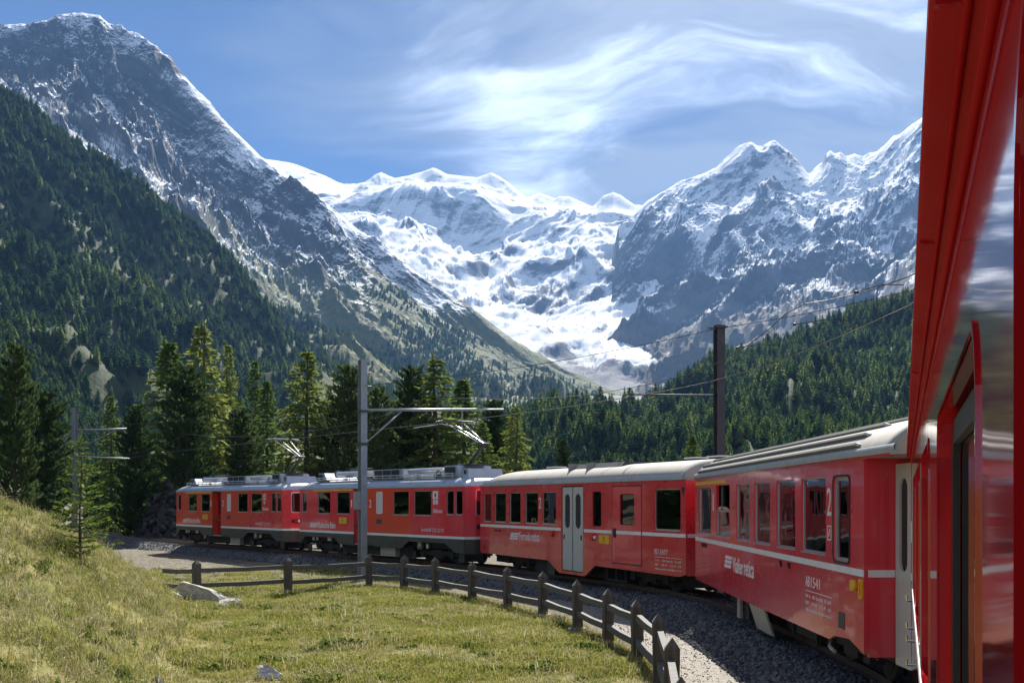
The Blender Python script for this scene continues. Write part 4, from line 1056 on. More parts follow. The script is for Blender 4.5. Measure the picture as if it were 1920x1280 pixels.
# ---- electric railcars
def build_loco(label, front, rear, name_text, number, mats, crest):
    L = 14.75
    c = Car('electric_railcar', label, front, rear, L, 'railcar', 'electric railcars at the head of the train')
    zb, zt = 1.05, 3.10
    big = [(2.0,3.34),(3.96,5.27),(9.18,10.49),(10.90,12.26)]
    hz = (1.95, 2.94)
    def hl(lo, hi, extra=()):
        return [(a, hz[0], b, hz[1], 0.07) for a, b in big if a > lo and b < hi] + list(extra)
    s1 = hl(0, 5.6, [(0.29, 2.0, 0.83, 2.93, 0.08)])
    s2 = hl(6.95, 10.6, [(7.68, 1.98, 8.29, 2.93, 0.09)])
    s3 = hl(10.6, 14.7, [(13.39, 2.0, 13.93, 2.93, 0.09), (14.05, 2.0, 14.56, 2.93, 0.09)])
    c.side([(0.06,zb),(5.65,zb),(5.65,zt),(0.06,zt)], s1, M[mats[0]])
    c.side([(6.9,zb),(10.60,zb),(10.60,zt),(6.9,zt)], s2, M[mats[1]])
    c.side([(10.60,zb),(L-0.06,zb),(L-0.06,zt),(10.60,zt)], s3, M[mats[2]])
    for h in s1 + s3: c.window(*h, sill=True)
    c.window(*s2[0], sill=True)
    c.window(*s2[1], glass=M['frosted'], sill=False, frame='white', fw=0.06)
    c.shell(zb, zt, 0.1, L-0.1, M[mats[0]], M['interior'])
    # recessed entrance
    yr = c.ys + 0.32
    MB().box(c.x(5.60), c.ys+0.062, 0.62, c.x(5.65), yr+0.02, zt-0.002).build('entrance_wall', M[mats[0]], c.root)
    MB().box(c.x(6.90), c.ys+0.062, 0.62, c.x(6.95), yr+0.02, zt-0.002).build('entrance_wall', M[mats[1]], c.root)
    dr = flat([rrect(c.x(5.66), 0.66, c.x(6.89), 3.05, 0.02), rrect(c.x(5.86), 1.8, c.x(6.2), 2.8, 0.08), rrect(c.x(6.36), 1.8, c.x(6.7), 2.8, 0.08)], 0.04, yr).build('entrance_door', M['red_shaded'], c.root)  # shade of the recess is put into the darker door colour
    flat([rrect(c.x(5.80), 1.75, c.x(6.75), 2.85, 0.08)], 0.01, yr+0.03).build('door_glass', M['glass'], dr)
    MB().box(c.x(6.50), yr-0.05, 0.66, c.x(6.84), yr-0.01, 1.75).build('door_edge', M['door'], dr)
    MB().box(c.x(5.66), c.ys+0.05, 0.58, c.x(6.89), yr, 0.64).build('entrance_step', M['plate'], c.root)
    # white line and dark apron cut away over the bogies
    stripe(c, 0.04, 5.65, 1.05, 1.15); stripe(c, 6.9, L-0.04, 1.05, 1.15)
    c.flat('apron', [[(0.06,0.55),(0.22,0.52),(0.62,0.84),(3.75,0.84),(4.2,0.58),(5.65,0.55),(5.65,1.049),(0.06,1.049)]], M['apron'], 0.05)
    c.flat('apron', [[(6.9,0.60),(7.5,0.60),(7.6,0.56),(9.9,0.56),(10.45,0.86),(13.3,0.86),(14.0,0.52),(L-0.06,0.50),(L-0.06,1.049),(6.9,1.049)]], M['apron'], 0.05)
    MB().box(c.x(0.1), W/2-0.05, 0.56, c.x(L-0.1), W/2, 1.049).build('far_apron', M['apron'], c.root)
    # cab ends: three-facet front with windscreen
    for e in (0, 1):
        sx = -1 if e == 0 else 1
        xe = c.x(0.06) if e == 0 else c.x(L-0.06)
        mt = M[mats[0]] if e == 0 else M[mats[2]]
        xf = xe + sx*0.16
        yq = 0.92
        for (xa, ya, xb, yb, wn) in ((xe, c.ys, xf, -yq, None), (xf, -yq, xf, yq, None), (xf, yq, xe, W/2, None)):
            mb = MB()
            mb.hexa([(xa,ya,1.05),(xb,yb,1.05),(xb-sx*0.05,yb,1.05),(xa-sx*0.05,ya,1.05),(xa,ya,3.1),(xb,yb,3.1),(xb-sx*0.05,yb,3.1),(xa-sx*0.05,ya,3.1)])
            mb.build('cab_front', mt, c.root)
            mb = MB(); o_ = sx*0.004
            mb.hexa([(xa+o_,ya,1.051),(xb+o_,yb,1.051),(xb,yb,1.051),(xa,ya,1.051),(xa+o_,ya,1.15),(xb+o_,yb,1.15),(xb,yb,1.15),(xa,ya,1.15)])
            mb.build('white_stripe', M['white'], c.root)
            mb = MB()
            mb.hexa([(xa,ya,0.48),(xb,yb,0.48),(xb-sx*0.05,yb,0.48),(xa-sx*0.05,ya,0.48),(xa,ya,1.049),(xb,yb,1.049),(xb-sx*0.05,yb,1.049),(xa-sx*0.05,ya,1.049)])
            mb.build('apron', M['apron'], c.root)
        for y0, y1 in ((-0.88, -0.04), (0.04, 0.88)):
            a = flat([rrect(y0, 1.98, y1, 2.94, 0.08)], 0.02, 0)
            a.v = [(xf + sx*(0.012-v[1]), v[0], v[2]) for v in a.v]
            gl_ = a.build('windscreen', M['glass'], c.root)
            b = flat([rrect(y0-0.04, 1.94, y1+0.04, 2.98, 0.10), rrect(y0, 1.98, y1, 2.94, 0.08)], 0.03, 0)
            b.v = [(xf + sx*(0.018-v[1]), v[0], v[2]) for v in b.v]
            b.build('windscreen_frame', M['alu'], gl_)
        for y in (-0.62, 0.62):
            lb = MB().box(min(xf, xf+sx*0.08), y-0.24, 1.44, max(xf, xf+sx*0.08), y+0.24, 1.62).build('lamp_housing', M['black'], c.root)
            MB().disc((xf+sx*0.09, y+0.1, 1.53), (1, 0, 0), 0.075, 0.03, 14).build('headlight', M['lamp_white'], lb)
            MB().disc((xf+sx*0.09, y-0.1, 1.53), (1, 0, 0), 0.06, 0.03, 14).build('tail_light', M['lamp_red'], lb)
        MB().disc((xf+sx*0.03, 0, 3.28), (1, 0, 0), 0.09, 0.08, 14).build('roof_lamp', M['lamp_amber'], c.root)
        MB().tube([(xf, 0, 0.75), (xf+sx*0.45, 0, 0.72)], 0.06, 8).box(min(xf+sx*0.3, xf+sx*0.5), -0.16, 0.6, max(xf+sx*0.3, xf+sx*0.5), 0.16, 0.86).build('coupler', M['under'], c.root)
        mb = MB()
        for y in (-0.5, -0.3, 0.35, 0.55): mb.tube([(xf, y, 1.0), (xf+sx*0.14, y, 0.85), (xf+sx*0.2, y, 0.6), (xf+sx*0.12, y+0.1, 0.5)], 0.022, 6)
        mb.build('brake_hose', M['lamp_red'] if e else M['black'], c.root)
    # lettering
    MB().box(c.x(1.55), c.ys-0.003, 2.99, c.x(5.55), c.ys+0.01, 3.07).build('yellow_class_band', M['yellow'], c.root)
    c.text('class_number', '1', 5.40, 5.50, 2.25, 2.58)
    c.text('class_number', '2', 7.08, 7.30, 2.25, 2.58)
    c.bars(1.12, 1.28, 0.85, 0.22)
    c.text('lettering', 'Rhätische Bahn', 2.02, 3.86, 1.27, 1.55, bold=0.012)
    c.plate(4.25, 1.50, 4.98, 1.78)
    c.text('railcar_name', name_text, 12.42, 13.1, 2.05, 2.22, bold=0.01)
    c.text('railcar_number', 'ABe 4/4 III', 11.5, 12.0, 1.30, 1.42)
    c.text('railcar_number', number, 12.05, 12.25, 1.30, 1.44, bold=0.02)
    t = text_mb('21.8 t  65 km/h', c.x(12.35), 1.38, 0.06, 0.9, c.ys-0.004, 0.004); text_mb('R 60  BP 19', c.x(12.35), 1.29, 0.06, 0.8, c.ys-0.004, 0.004, 0, 0, t); tag(t.build('data_lettering', M['letter'], c.root), kind='stuff')
    c.flat('vent_grille', [rrect(7.75, 1.55, 8.2, 1.75, 0.01)], M['apron'], 0.012, 0.01)
    if crest == 'shield':
        sh = [(12.46,2.90),(12.80,2.90),(12.80,2.58),(12.74,2.44),(12.63,2.34),(12.52,2.44),(12.46,2.58)]
        s_ = c.flat('town_crest', [sh], M['lamp_red'], 0.01, 0.008)
        mb = flat([c.poly([(12.61,2.36),(12.65,2.36),(12.65,2.88),(12.61,2.88)])], 0.006, c.ys-0.013)
        flat([c.poly([(12.49,2.62),(12.77,2.62),(12.77,2.68),(12.49,2.68)])], 0.006, c.ys-0.0145, mb)
        for a, b in ((12.52, 2.74), (12.70, 2.74)): flat([c.poly(rrect(a, b, a+0.05, b+0.1, 0))], 0.006, c.ys-0.013, mb)
        flat([c.poly(sh), c.poly([(12.63+(a-12.63)*0.86, 2.64+(b-2.64)*0.86) for a, b in sh])], 0.006, c.ys-0.013, mb)
        mb.build('crest_cross', M['letter'], s_)
    else:
        s_ = c.flat('town_crest', [rrect(12.40, 2.60, 12.78, 2.92, 0.01)], M['white'], 0.01, 0.008)
        flat([[(c.x(12.59)+0.06*math.cos(R(a)), 2.76+0.09*math.sin(R(a))) for a in range(0, 360, 24)]], 0.004, c.ys-0.011).build('crest_figure', M['apron'], s_)
        for a in (12.41, 12.61):
            q = c.flat('small_notice', [rrect(a, 2.40, a+0.17, 2.56, 0.01)], M['white'], 0.008, 0.006)
            text_mb('H', c.x(a+0.04), 2.43, 0.1, 0.09, c.ys-0.009, 0.003).build('notice_character', M['roof_silver'], q)
    # roof
    rf = c.roof(0.02, L-0.02, 3.12, 0.36, M['roof_silver'], hw=W/2+0.02, front=0.7, rear=0.7, flat_=3.2)
    for u in (1.2, 5.7, 6.9, 10.6, 13.2): MB().strip([(-1.345,3.13),(-1.33,3.24),(-1.23,3.36),(-1.0,3.44)], c.x(u), c.x(u)+0.03, True).build('roof_seam', M['apron'], rf)
    rl = MB()
    rl.tube([(c.x(0.9), -1.0, 3.62), (c.x(L-1.3), -1.0, 3.62)], 0.018, 6).tube([(c.x(0.9), -1.0, 3.52), (c.x(L-1.3), -1.0, 3.52)], 0.012, 6)
    u = 0.9
    while u < L-1.2:
        rl.tube([(c.x(u), -1.0, 3.42), (c.x(u), -1.0, 3.62)], 0.014, 6); u += 0.62
    rl.build('roof_walkway_rail', M['alu'], c.root)
    MB().box(c.x(0.9), -0.98, 3.50, c.x(L-1.3), -0.70, 3.53).build('roof_walkway', M['plate'], c.root)
    def hood(u0, u1, z1, slope, nm='resistor_hood'):
        b = MB().hexa([(c.x(u0),-0.85,3.40),(c.x(u1),-0.85,3.40),(c.x(u1),0.85,3.40),(c.x(u0),0.85,3.40),(c.x(u0+slope[0]),-0.80,z1),(c.x(u1-slope[1]),-0.80,z1),(c.x(u1-slope[1]),0.80,z1),(c.x(u0+slope[0]),0.80,z1)]).build(nm, M['roof_silver'], c.root)
        MB().box(c.x(u0+slope[0]+0.08), -0.862, 3.58, c.x(u1-slope[1]-0.08), -0.858, z1-0.06).build('hood_opening', M['black'], b)
    hood(1.05, 2.15, 3.86, (0.0, 0.5)); hood(12.2, 13.7, 3.94, (0.25, 0.35)); 
    hood(13.75, 14.25, 3.80, (0.1, 0.1))
    g = MB().box(c.x(6.5), -0.8, 3.44, c.x(9.1), 0.8, 3.90).build('roof_grille_box', M['roof_silver'], c.root)
    MB().box(c.x(6.62), -0.812, 3.52, c.x(8.85), -0.803, 3.86).build('grille', M['black'], g)
    gb = MB()
    for k in range(4): gb.box(c.x(6.6+k*0.75), -0.82, 3.50, c.x(6.63+k*0.75), -0.814, 3.88)
    gb.build('grille_bar', M['alu'], g)
    pp = MB()
    for y, z, r in ((-0.55, 3.78, 0.12), (-0.2, 3.82, 0.10), (0.25, 3.80, 0.12)):
        pp.tube([(c.x(2.6), y, z), (c.x(6.4), y, z)], r, 10); pp.tube([(c.x(9.3), y, z), (c.x(12.1), y, z)], r, 10)
    pp.build('braking_resistor_tubes', M['alu'], c.root)
    ins = MB()
    for k in range(5):
        for y in (-0.45, 0.1): ins.disc((c.x(2.35+k*0.09), y, 3.80), (1, 0, 0), 0.17, 0.035, 14)
    for u in (3.4, 5.2, 10.0, 11.4):
        for k in range(3): ins.disc((c.x(u), -0.55, 3.50+k*0.06), (0, 0, 1), 0.09, 0.03, 10)
    ins.build('roof_insulator', M['insul'], c.root)
    cb = MB()
    r3 = random.Random(5)
    for k in range(6):
        u0 = r3.uniform(10.5, 12); cb.tube([(c.x(u0), -0.7+0.1*k, 3.5), (c.x(u0+0.3), -0.7+0.1*k, 3.75), (c.x(u0+0.7), -0.5+0.05*k, 3.85)], 0.025, 6)
    cb.build('roof_cable', M['black'], c.root)
    # pantograph
    p = empty('pantograph'); p.parent = c.root
    zt = 5.78
    kn = (c.x(14.05), 0, 4.78)
    base = MB().box(c.x(12.6), -0.5, 3.94, c.x(13.9), 0.5, 3.99)
    base.build('pantograph_base', M['steel_dark_shaded'], p)
    MB().tube([(c.x(13.0), 0, 3.98), kn], [0.075, 0.055], 10).tube([(c.x(12.7), 0.12, 3.98), (c.x(13.95), 0.12, 4.70)], 0.025, 6).build('lower_arm', M['steel_dark_shaded'], p)
    up = MB()
    for y in (-0.12, 0.12): up.tube([(kn[0], y*0.9, kn[2]), (c.x(12.0), y*3.6, zt-0.12)], 0.024, 8)
    up.tube([(kn[0]-0.02, 0, kn[2]+0.03), (c.x(12.02), 0, zt-0.16)], 0.016, 6)
    up.build('upper_arm', M['alu'], p)
    MB().tube([(kn[0], -0.24, kn[2]), (kn[0], 0.24, kn[2])], 0.05, 10).build('knee_joint', M['steel_dark_shaded'], p)
    hd = MB()
    for dx in (-0.22, 0.0, 0.22):
        pts = [(-0.98, -0.24), (-0.93, -0.12), (-0.82, -0.04), (-0.68, 0.0), (0.68, 0.0), (0.82, -0.04), (0.93, -0.12), (0.98, -0.24)]
        hd.tube([(c.x(12.0)+dx, y, zt+z) for y, z in pts], 0.022, 6)
    hd.tube([(c.x(11.78), -0.62, zt), (c.x(12.22), -0.62, zt)], 0.016, 6).tube([(c.x(11.78), 0.62, zt), (c.x(12.22), 0.62, zt)], 0.016, 6)
    hd.tube([(c.x(12.0), -0.44, zt-0.12), (c.x(12.0), 0.44, zt-0.12)], 0.02, 6)
    hd.build('pantograph_head', M['steel_dark_shaded'], p)
    # second pantograph folded flat at the front
    p2 = MB().box(c.x(2.7), -0.4, 3.93, c.x(3.5), 0.4, 3.96)
    p2.tube([(c.x(2.8), 0, 3.98), (c.x(5.0), 0, 4.02)], 0.035, 8).tube([(c.x(5.0), -0.3, 4.04), (c.x(3.0), -0.3, 4.06)], 0.02, 6)
    p2.build('folded_pantograph', M['steel_dark_shaded'], c.root)
    # running gear
    c.bogie(2.3, 2.2, 0.40); c.bogie(12.0, 2.2, 0.40)
    MB().box(c.x(0.4), -0.9, 0.62, c.x(L-0.4), 0.9, 1.0).box(c.x(4.0), -0.95, 0.16, c.x(10.2), 0.9, 0.62).box(c.x(0.9), -0.42, 0.1, c.x(3.7), 0.42, 0.62).box(c.x(10.6), -0.42, 0.1, c.x(13.4), 0.42, 0.62).build('underframe', M['under'], c.root)
    MB().box(c.x(7.8), -1.16, 0.18, c.x(9.1), -0.8, 0.60).build('equipment_box', M['plate'], c.root)
    for u, z in ((1.1, 0.74), (1.5, 0.76), (2.7, 0.76), (2.9, 0.76), (4.0, 0.5), (11.0, 0.75), (11.6, 0.70)):
        MB().box(c.x(u)-0.06, -1.12, z-0.09, c.x(u)+0.06, -1.06, z+0.09).build('axle_box_label', M['white'], c.root)
    MB().tube([(c.x(10.9), -1.0, 0.55), (c.x(10.9), -1.0, 0.95)], 0.14, 12).build('air_tank', M['plate'], c.root)
    for u in (0.35, 4.1, 10.2, 13.9):
        MB().box(c.x(u)-0.2, -0.95, 0.12, c.x(u)+0.2, -0.9, 0.45).build('sand_box', M['apron'], c.root)
    return c
loco2 = build_loco('red electric railcar directly behind the lattice-free steel mast, pantograph raised beside the coaches', (-10.37, 55.9), (-1.79, 43.9), 'Hakone', '54', ('red', 'red_orange', 'red'), 'plate')
loco1 = build_loco('leading red electric railcar farthest to the left with white cross crest', (-20.28, 69.2), (-11.5, 57.4), 'Brusio', '52', ('red_orange', 'red_orange', 'red_bd'), 'shield')
loco2.root['label'] = 'second red electric railcar with its orange-red middle panel, partly behind the grey mast'

# ---- the photographer's own coach at the right edge
def build_near():
    L = 17.0
    d = Vector((-0.3236, -0.9462))
    fr = Vector((0.342*12.75 + 0.085, 12.75))
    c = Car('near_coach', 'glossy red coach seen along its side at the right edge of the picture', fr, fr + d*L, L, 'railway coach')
    wins = [(2.43, 4.13), (4.97, 6.67), (7.75, 9.35), (10.45, 12.08)]
    holes = [(a, 1.70, b, 2.71, 0.10) for a, b in wins] + [(12.58, 1.62, 14.3, 2.86, 0.16), (14.9, 1.70, 16.5, 2.71, 0.10)]
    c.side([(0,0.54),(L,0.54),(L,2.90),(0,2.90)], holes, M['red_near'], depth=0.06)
    for h in holes[:4] + holes[5:]:
        u0, z0, u1, z1, r = h
        c.window(u0+0.02, z0+0.02, u1-0.02, z1-0.02, r, inset=0.05, frame='black', sill=False, fw=0.05)
        # pressed lip around the opening
        flat([c.poly(rrect(u0-0.012, z0-0.012, u1+0.012, z1+0.012, r+0.01, 8)), c.poly(rrect(u0, z0, u1, z1, r, 8))], 0.006, c.ys-0.004).build('window_lip', M['red_near'], c.root)
    u0, z0, u1, z1, r = holes[4]
    flat([c.poly(rrect(u0-0.015, z0-0.015, u1+0.015, z1+0.015, r+0.012, 8)), c.poly(rrect(u0, z0, u1, z1, r, 8))], 0.006, c.ys-0.004).build('window_lip', M['red_near'], c.root)
    # cant rail and gutter above the windows
    o = c.ys
    prof = [(o,2.901),(o,2.925),(o-0.003,2.928),(o-0.003,2.936),(o,2.94),(o,2.972),(o-0.004,2.976),(o-0.02,2.985),(o-0.052,2.992),(o-0.057,2.996),(o-0.057,3.012),(o-0.050,3.016),(o-0.048,3.03),(o-0.03,3.06),(o+0.02,3.10)]
    MB().strip(prof[::-1], c.x(0), c.x(L), False).build('gutter', M['red_shaded'], c.root)
    MB().tube([(c.x(0), o-0.006, 2.930), (c.x(L), o-0.006, 2.930)], 0.006, 8).build('drip_rail', M['red_shaded'], c.root)
    MB().tube([(c.x(0), o-0.022, 2.982), (c.x(L), o-0.022, 2.982)], 0.005, 8).build('drip_rail', M['red_shaded'], c.root)
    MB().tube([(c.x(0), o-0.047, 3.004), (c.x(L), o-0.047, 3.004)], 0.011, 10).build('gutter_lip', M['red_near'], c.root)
    for uu in (3.1, 6.2, 8.9, 11.2, 12.3): MB().box(c.x(uu), o-0.052, 2.9835, c.x(uu)+0.012, o-0.002, 2.9925).build('gutter_seam', M['red_near'], c.root)
    c.roof(0.0, L, 3.09, 0.52, M['roof_beige'], hw=W/2+0.02)
    c.shell(0.54, 3.08, 0, L, M['red_near'], M['interior'])
    MB().box(c.x(0), c.ys+0.061, 0.54, c.x(0)+0.06, W/2-0.061, 3.08).build('front_wall', M['red_near'], c.root)
    MB().box(c.x(L)-0.06, c.ys+0.061, 0.54, c.x(L), W/2-0.061, 3.08).build('rear_wall', M['red_near'], c.root)
    stripe(c, 0, L, 1.50, 1.59)
    for z in (1.42, 1.12, 0.98, 0.72):
        MB().tube([(c.x(0.25), c.ys, z), (c.x(0.25), c.ys-0.05, z), (c.x(0.25), c.ys-0.055, z+0.06)], 0.016, 6).build('lamp_bracket', M['chrome'], c.root)
    c.seats([1.2, 3.2, 5.8, 8.4, 10.9], 0.98)
    c.bogie(2.8); c.bogie(14.0)
    MB().box(c.x(0.5), -0.9, 0.42, c.x(L-0.5), 0.9, 0.70).build('underframe', M['under'], c.root)
    return c
near = build_near()

# gangway bellows between the coaches
def bellows(a, b, name, label):
    pa = a.root.matrix_basis @ Vector((a.L/2, 0, 0)); pb = b.root.matrix_basis @ Vector((-b.L/2, 0, 0))
    mb = MB(); n = 5
    for k in range(n):
        t = (k+0.5)/n; c = pa.lerp(pb, t); dd = (pb-pa).normalized(); nn = Vector((-dd.y, dd.x, 0))
        w = 0.5 if k % 2 else 0.56; e = (pb-pa).length/n*0.5
        q = [c - dd*e - nn*w, c + dd*e - nn*w, c + dd*e + nn*w, c - dd*e + nn*w]
        mb.hexa([(v.x, v.y, 0.98) for v in q] + [(v.x, v.y, 3.0) for v in q])
    o = mb.build(name, M['black'])
    tag(o, label, 'gangway')
bpy.context.view_layer.update()
bellows(bd, ab, 'gangway_bellows', 'black gangway bellows between the two middle coaches')
bellows(ab, near, 'gangway_bellows', 'black gangway bellows between crimson coach and the near glossy coach')

# ---- traveller's arm at the lowered window
def build_person():
    base = ab.root.matrix_basis
    x0 = ab.x(4.05)
    hips = Vector((x0+0.1, -0.55, 1.45)); chest = Vector((x0+0.1, -0.72, 1.98)); neck = Vector((x0+0.08, -0.78, 2.16)); head = Vector((x0+0.05, -0.82, 2.36))
    sh = Vector((x0+0.30, -0.82, 2.06)); el = Vector((x0+0.42, -1.12, 2.13)); wr = Vector((x0+0.30, -1.31, 2.35)); pm = Vector((x0+0.26, -1.38, 2.37))
    sl_ = Vector((x0-0.12, -0.82, 2.06)); ell = Vector((x0-0.16, -1.15, 2.16)); wrl = Vector((x0+0.05, -1.31, 2.35)); pml = Vector((x0+0.10, -1.38, 2.37))
    pts = [(hips,0.15),(chest,0.16),(neck,0.06),(head,0.10),(sh,0.07),(el,0.047),(wr,0.03),(pm,0.036),(sl_,0.07),(ell,0.047),(wrl,0.03),(pml,0.036),(head+Vector((0,-0.02,0.08)),0.085)]
    ed = [(0,1),(1,2),(2,3),(3,12),(1,4),(4,5),(5,6),(6,7),(1,8),(8,9),(9,10),(10,11)]
    for pp_, bi, sg in ((pm, 7, 1), (pml, 11, -1)):
        for k in range(4):
            a = pp_ + Vector((0.03*(k-1.5), -0.05, 0.01)); b_ = a + Vector((0.0, -0.035+0.004*k, -0.025)); i = len(pts)
            pts += [(a, 0.010), (b_, 0.009), (b_ + Vector((0, 0.008, -0.03)), 0.008)]
            ed += [(bi, i), (i, i+1), (i+1, i+2)]
        i = len(pts); pts += [(pp_ + Vector((-0.05*sg, -0.01, -0.01)), 0.012), (pp_ + Vector((-0.07*sg, -0.045, -0.02)), 0.010)]
        ed += [(bi, i), (i, i+1)]
    me = bpy.data.meshes.new('person'); me.from_pydata([tuple(base @ p) for p, r in pts], ed, [])
    o = link('person', me, None, M['skin'])
    mod = o.modifiers.new('skin', 'SKIN'); o.modifiers.new('sub', 'SUBSURF').levels = 1; o.modifiers['sub'].render_levels = 2
    for i, (p, r) in enumerate(pts):
        me.skin_vertices[0].data[i].radius = (r, r)
    me.skin_vertices[0].data[0].use_root = True
    tag(o, 'person leaning on the lowered window of the crimson coach, forearms outside', 'person')
    sh_me = bpy.data.meshes.new('shirt'); sp = [hips, chest, sh, sh.lerp(el, 0.7), sl_, sl_.lerp(ell, 0.7)]
    sh_me.from_pydata([tuple(base @ p) for p in sp], [(0,1),(1,2),(2,3),(1,4),(4,5)], [])
    s_ = link('shirt', sh_me, o, M['shirt'])
    s_.modifiers.new('skin', 'SKIN'); s_.modifiers.new('sub', 'SUBSURF').levels = 1
    for i, r in enumerate((0.17, 0.18, 0.085, 0.06, 0.085, 0.06)): sh_me.skin_vertices[0].data[i].radius = (r, r)
    sh_me.skin_vertices[0].data[0].use_root = True
    hm = MB(); hc = base @ (head + Vector((0.0, 0.02, 0.06)))
    r4 = random.Random(3)
    vs, fs = [], []
    for i in range(7):
        for k in range(12):
            a = math.pi*0.62*i/6; b_ = 2*math.pi*k/12
            rr = 0.125 + 0.008*r4.random()
            vs.append((hc.x + rr*math.sin(a)*math.cos(b_), hc.y + rr*math.sin(a)*math.sin(b_), hc.z + rr*math.cos(a)))
    for i in range(6):
        for k in range(12): fs.append((i*12+k, i*12+(k+1) % 12, (i+1)*12+(k+1) % 12, (i+1)*12+k))
    hm.add(vs, fs, True); hm.build('hair', M['under'], o)
build_person()

# ------------------------------------------------------------ fence
def post_mesh():
    mb = MB(); w = 0.105
    mb.hexa([(-w,-w,-0.35),(w,-w,-0.35),(w,w,-0.35),(-w,w,-0.35),(-w,-w,1.05),(w,-w,1.05),(w,w,1.05),(-w,w,1.05)])
    mb.add([(-w,-w,1.0501),(w,-w,1.0501),(w,w,1.0501),(-w,w,1.0501),(0,0,1.20)], [(0,1,4),(1,2,4),(2,3,4),(3,0,4)])
    return mb.mesh('fence_post', M['wood'])
M['wood_top'] = pbr('silvered_rail_wood', (0.045, 0.04, 0.033), 0.8, var=0.3, scale=6, bump=0.4, bscale=20, col2=(0.14, 0.13, 0.115), stretch=(0.5, 4, 4))
def build_fence():
    f = empty('wooden_fence', (FENCE_XY[0][0], FENCE_XY[0][1], -0.55), 0, 'weathered wooden post and rail fence with pointed posts beside the path', 'fence')
    pm = post_mesh()
    org = Vector(f.location)
    pts = []
    for i, (x, y) in enumerate(FENCE_XY):
        z = max(-0.62, min(-0.5, ground_z(x, y))) if i > 11 else -0.55
        p = Vector((x, y, z + rnd.uniform(-0.03, 0.03))); pts.append(p)
        a = FENCE_XY[max(i-1, 0)]; b = FENCE_XY[min(i+1, len(FENCE_XY)-1)]
        o = link('fence_post', pm, f); o.location = p - org
        o.rotation_euler = (rnd.uniform(-0.02, 0.02), rnd.uniform(-0.02, 0.02), math.atan2(b[1]-a[1], b[0]-a[0]) + rnd.uniform(-0.06, 0.06))
        if i in (3, 5, 6, 7): 
            mb = MB(); mb.disc((0, 0, -0.02), (0, 0, 1), 0.21, 0.14, 16)
            c_ = mb.build('post_footing', M['concrete'], f); c_.location = p - org
    end = Vector((-10.95, 35.9, pts[-1].z + 0.04))
    seq = pts + [end]
    for i in range(len(seq)-1):
        a, b = seq[i], seq[i+1]
        for h in (0.83, 0.36):
            d = (b-a); d2 = Vector((d.x, d.y, 0)).normalized(); n = Vector((-d2.y, d2.x, 0))
            u = Vector((0, 0, 1))
            za, zb = a + u*(h + rnd.uniform(-0.03, 0.03)), b + u*(h + rnd.uniform(-0.03, 0.03))
            s0 = 0.09; za = za + d2*s0; zb = zb - d2*(s0 if i < len(seq)-2 else 0)
            hw, hh = 0.05, 0.068
            mid = (za+zb)/2 - u*0.02
            mb = MB()
            for p, q in ((za, mid), (mid, zb)):
                mb.hexa([p-n*hw-u*hh-org, q-n*hw-u*hh-org, q+n*hw-u*hh-org, p+n*hw-u*hh-org, p-n*hw+u*hh-org, q-n*hw+u*hh-org, q+n*hw+u*hh-org, p+n*hw+u*hh-org])
            mb.build('fence_rail', M['wood_top'], f)
build_fence()

# ------------------------------------------------------------ overhead line
def h_mast(name, x, y, top, label, rz, zb=-0.7, w=0.135, mat='steel'):
    r = empty(name, (x, y, zb), rz, label, 'mast', 'catenary masts along the track')
    H = top - zb
    mb = MB(); t = 0.022
    mb.box(-w, -w, 0, w, -w+t, H).box(-w, w-t, 0, w, w, H).box(-t/2, -w+t, 0, t/2, w-t, H)
    mb.box(-w, -w, H+0.001, w, w, H+0.015)
    mb.build('mast_column', M[mat], r)
    MB().box(-0.34, -0.34, 0.0, 0.34, 0.34, 0.28).build('mast_footing', M['concrete'], r)
    return r, zb
def near_track(x, y):
    k = int(np.argmin(((trk - np.array([x, y]))**2).sum(1))); return Vector((trk[k, 0], trk[k, 1], 0)), Vector((tdir[k, 0], tdir[k, 1], 0))

# mast in front of the second railcar
mx, my = -5.80, 44.5
dcan = Vector((0.8136, 0.5817, 0))
m1, zb = h_mast('catenary_mast', mx, my, 7.98, 'grey steel mast with long cantilever standing at the bend of the fence', math.atan2(dcan.y, dcan.x))
z1 = 6.06 - zb
can = MB().tube([(0.13, 0, z1), (5.3, 0, z1+0.26)], 0.055, 10).tube([(5.3, 0, z1+0.26), (6.7, 0, z1+0.33)], 0.035, 8)
can.build('cantilever_tube', M['steel'], m1)
MB().tube([(0.13, 0, z1-1.3), (1.75, 0, z1+0.03)], 0.03, 8).build('cantilever_brace', M['steel'], m1)
MB().box(-0.19, -0.19, z1-0.1, 0.19, 0.19, z1-0.02).box(-0.17, -0.17, z1-1.38, 0.17, 0.17, z1-1.28).build('mast_clamp', M['steel_dark_shaded'], m1)
MB().box(-0.34, -0.12, 2.9, -0.14, 0.12, 3.6).build('switch_box', M['steel'], m1)
MB().tube([(2.3, 0, z1-0.62), (3.6, 0, z1-0.40), (4.6, 0, z1-0.52)], 0.018, 6).tube([(4.6, 0, z1-0.52), (4.6, 0, z1+0.16)], 0.012, 6).build('registration_arm', M['alu'], m1)
ins = MB()
for k in range(4): ins.disc((0.22+k*0.05, 0, z1+0.9), (1, 0, 0), 0.06, 0.02, 10)
ins.tube([(0.1, 0, z1+0.9), (0.5, 0, z1+0.9)], 0.015, 6).build('mast_insulator', M['insul'], m1)
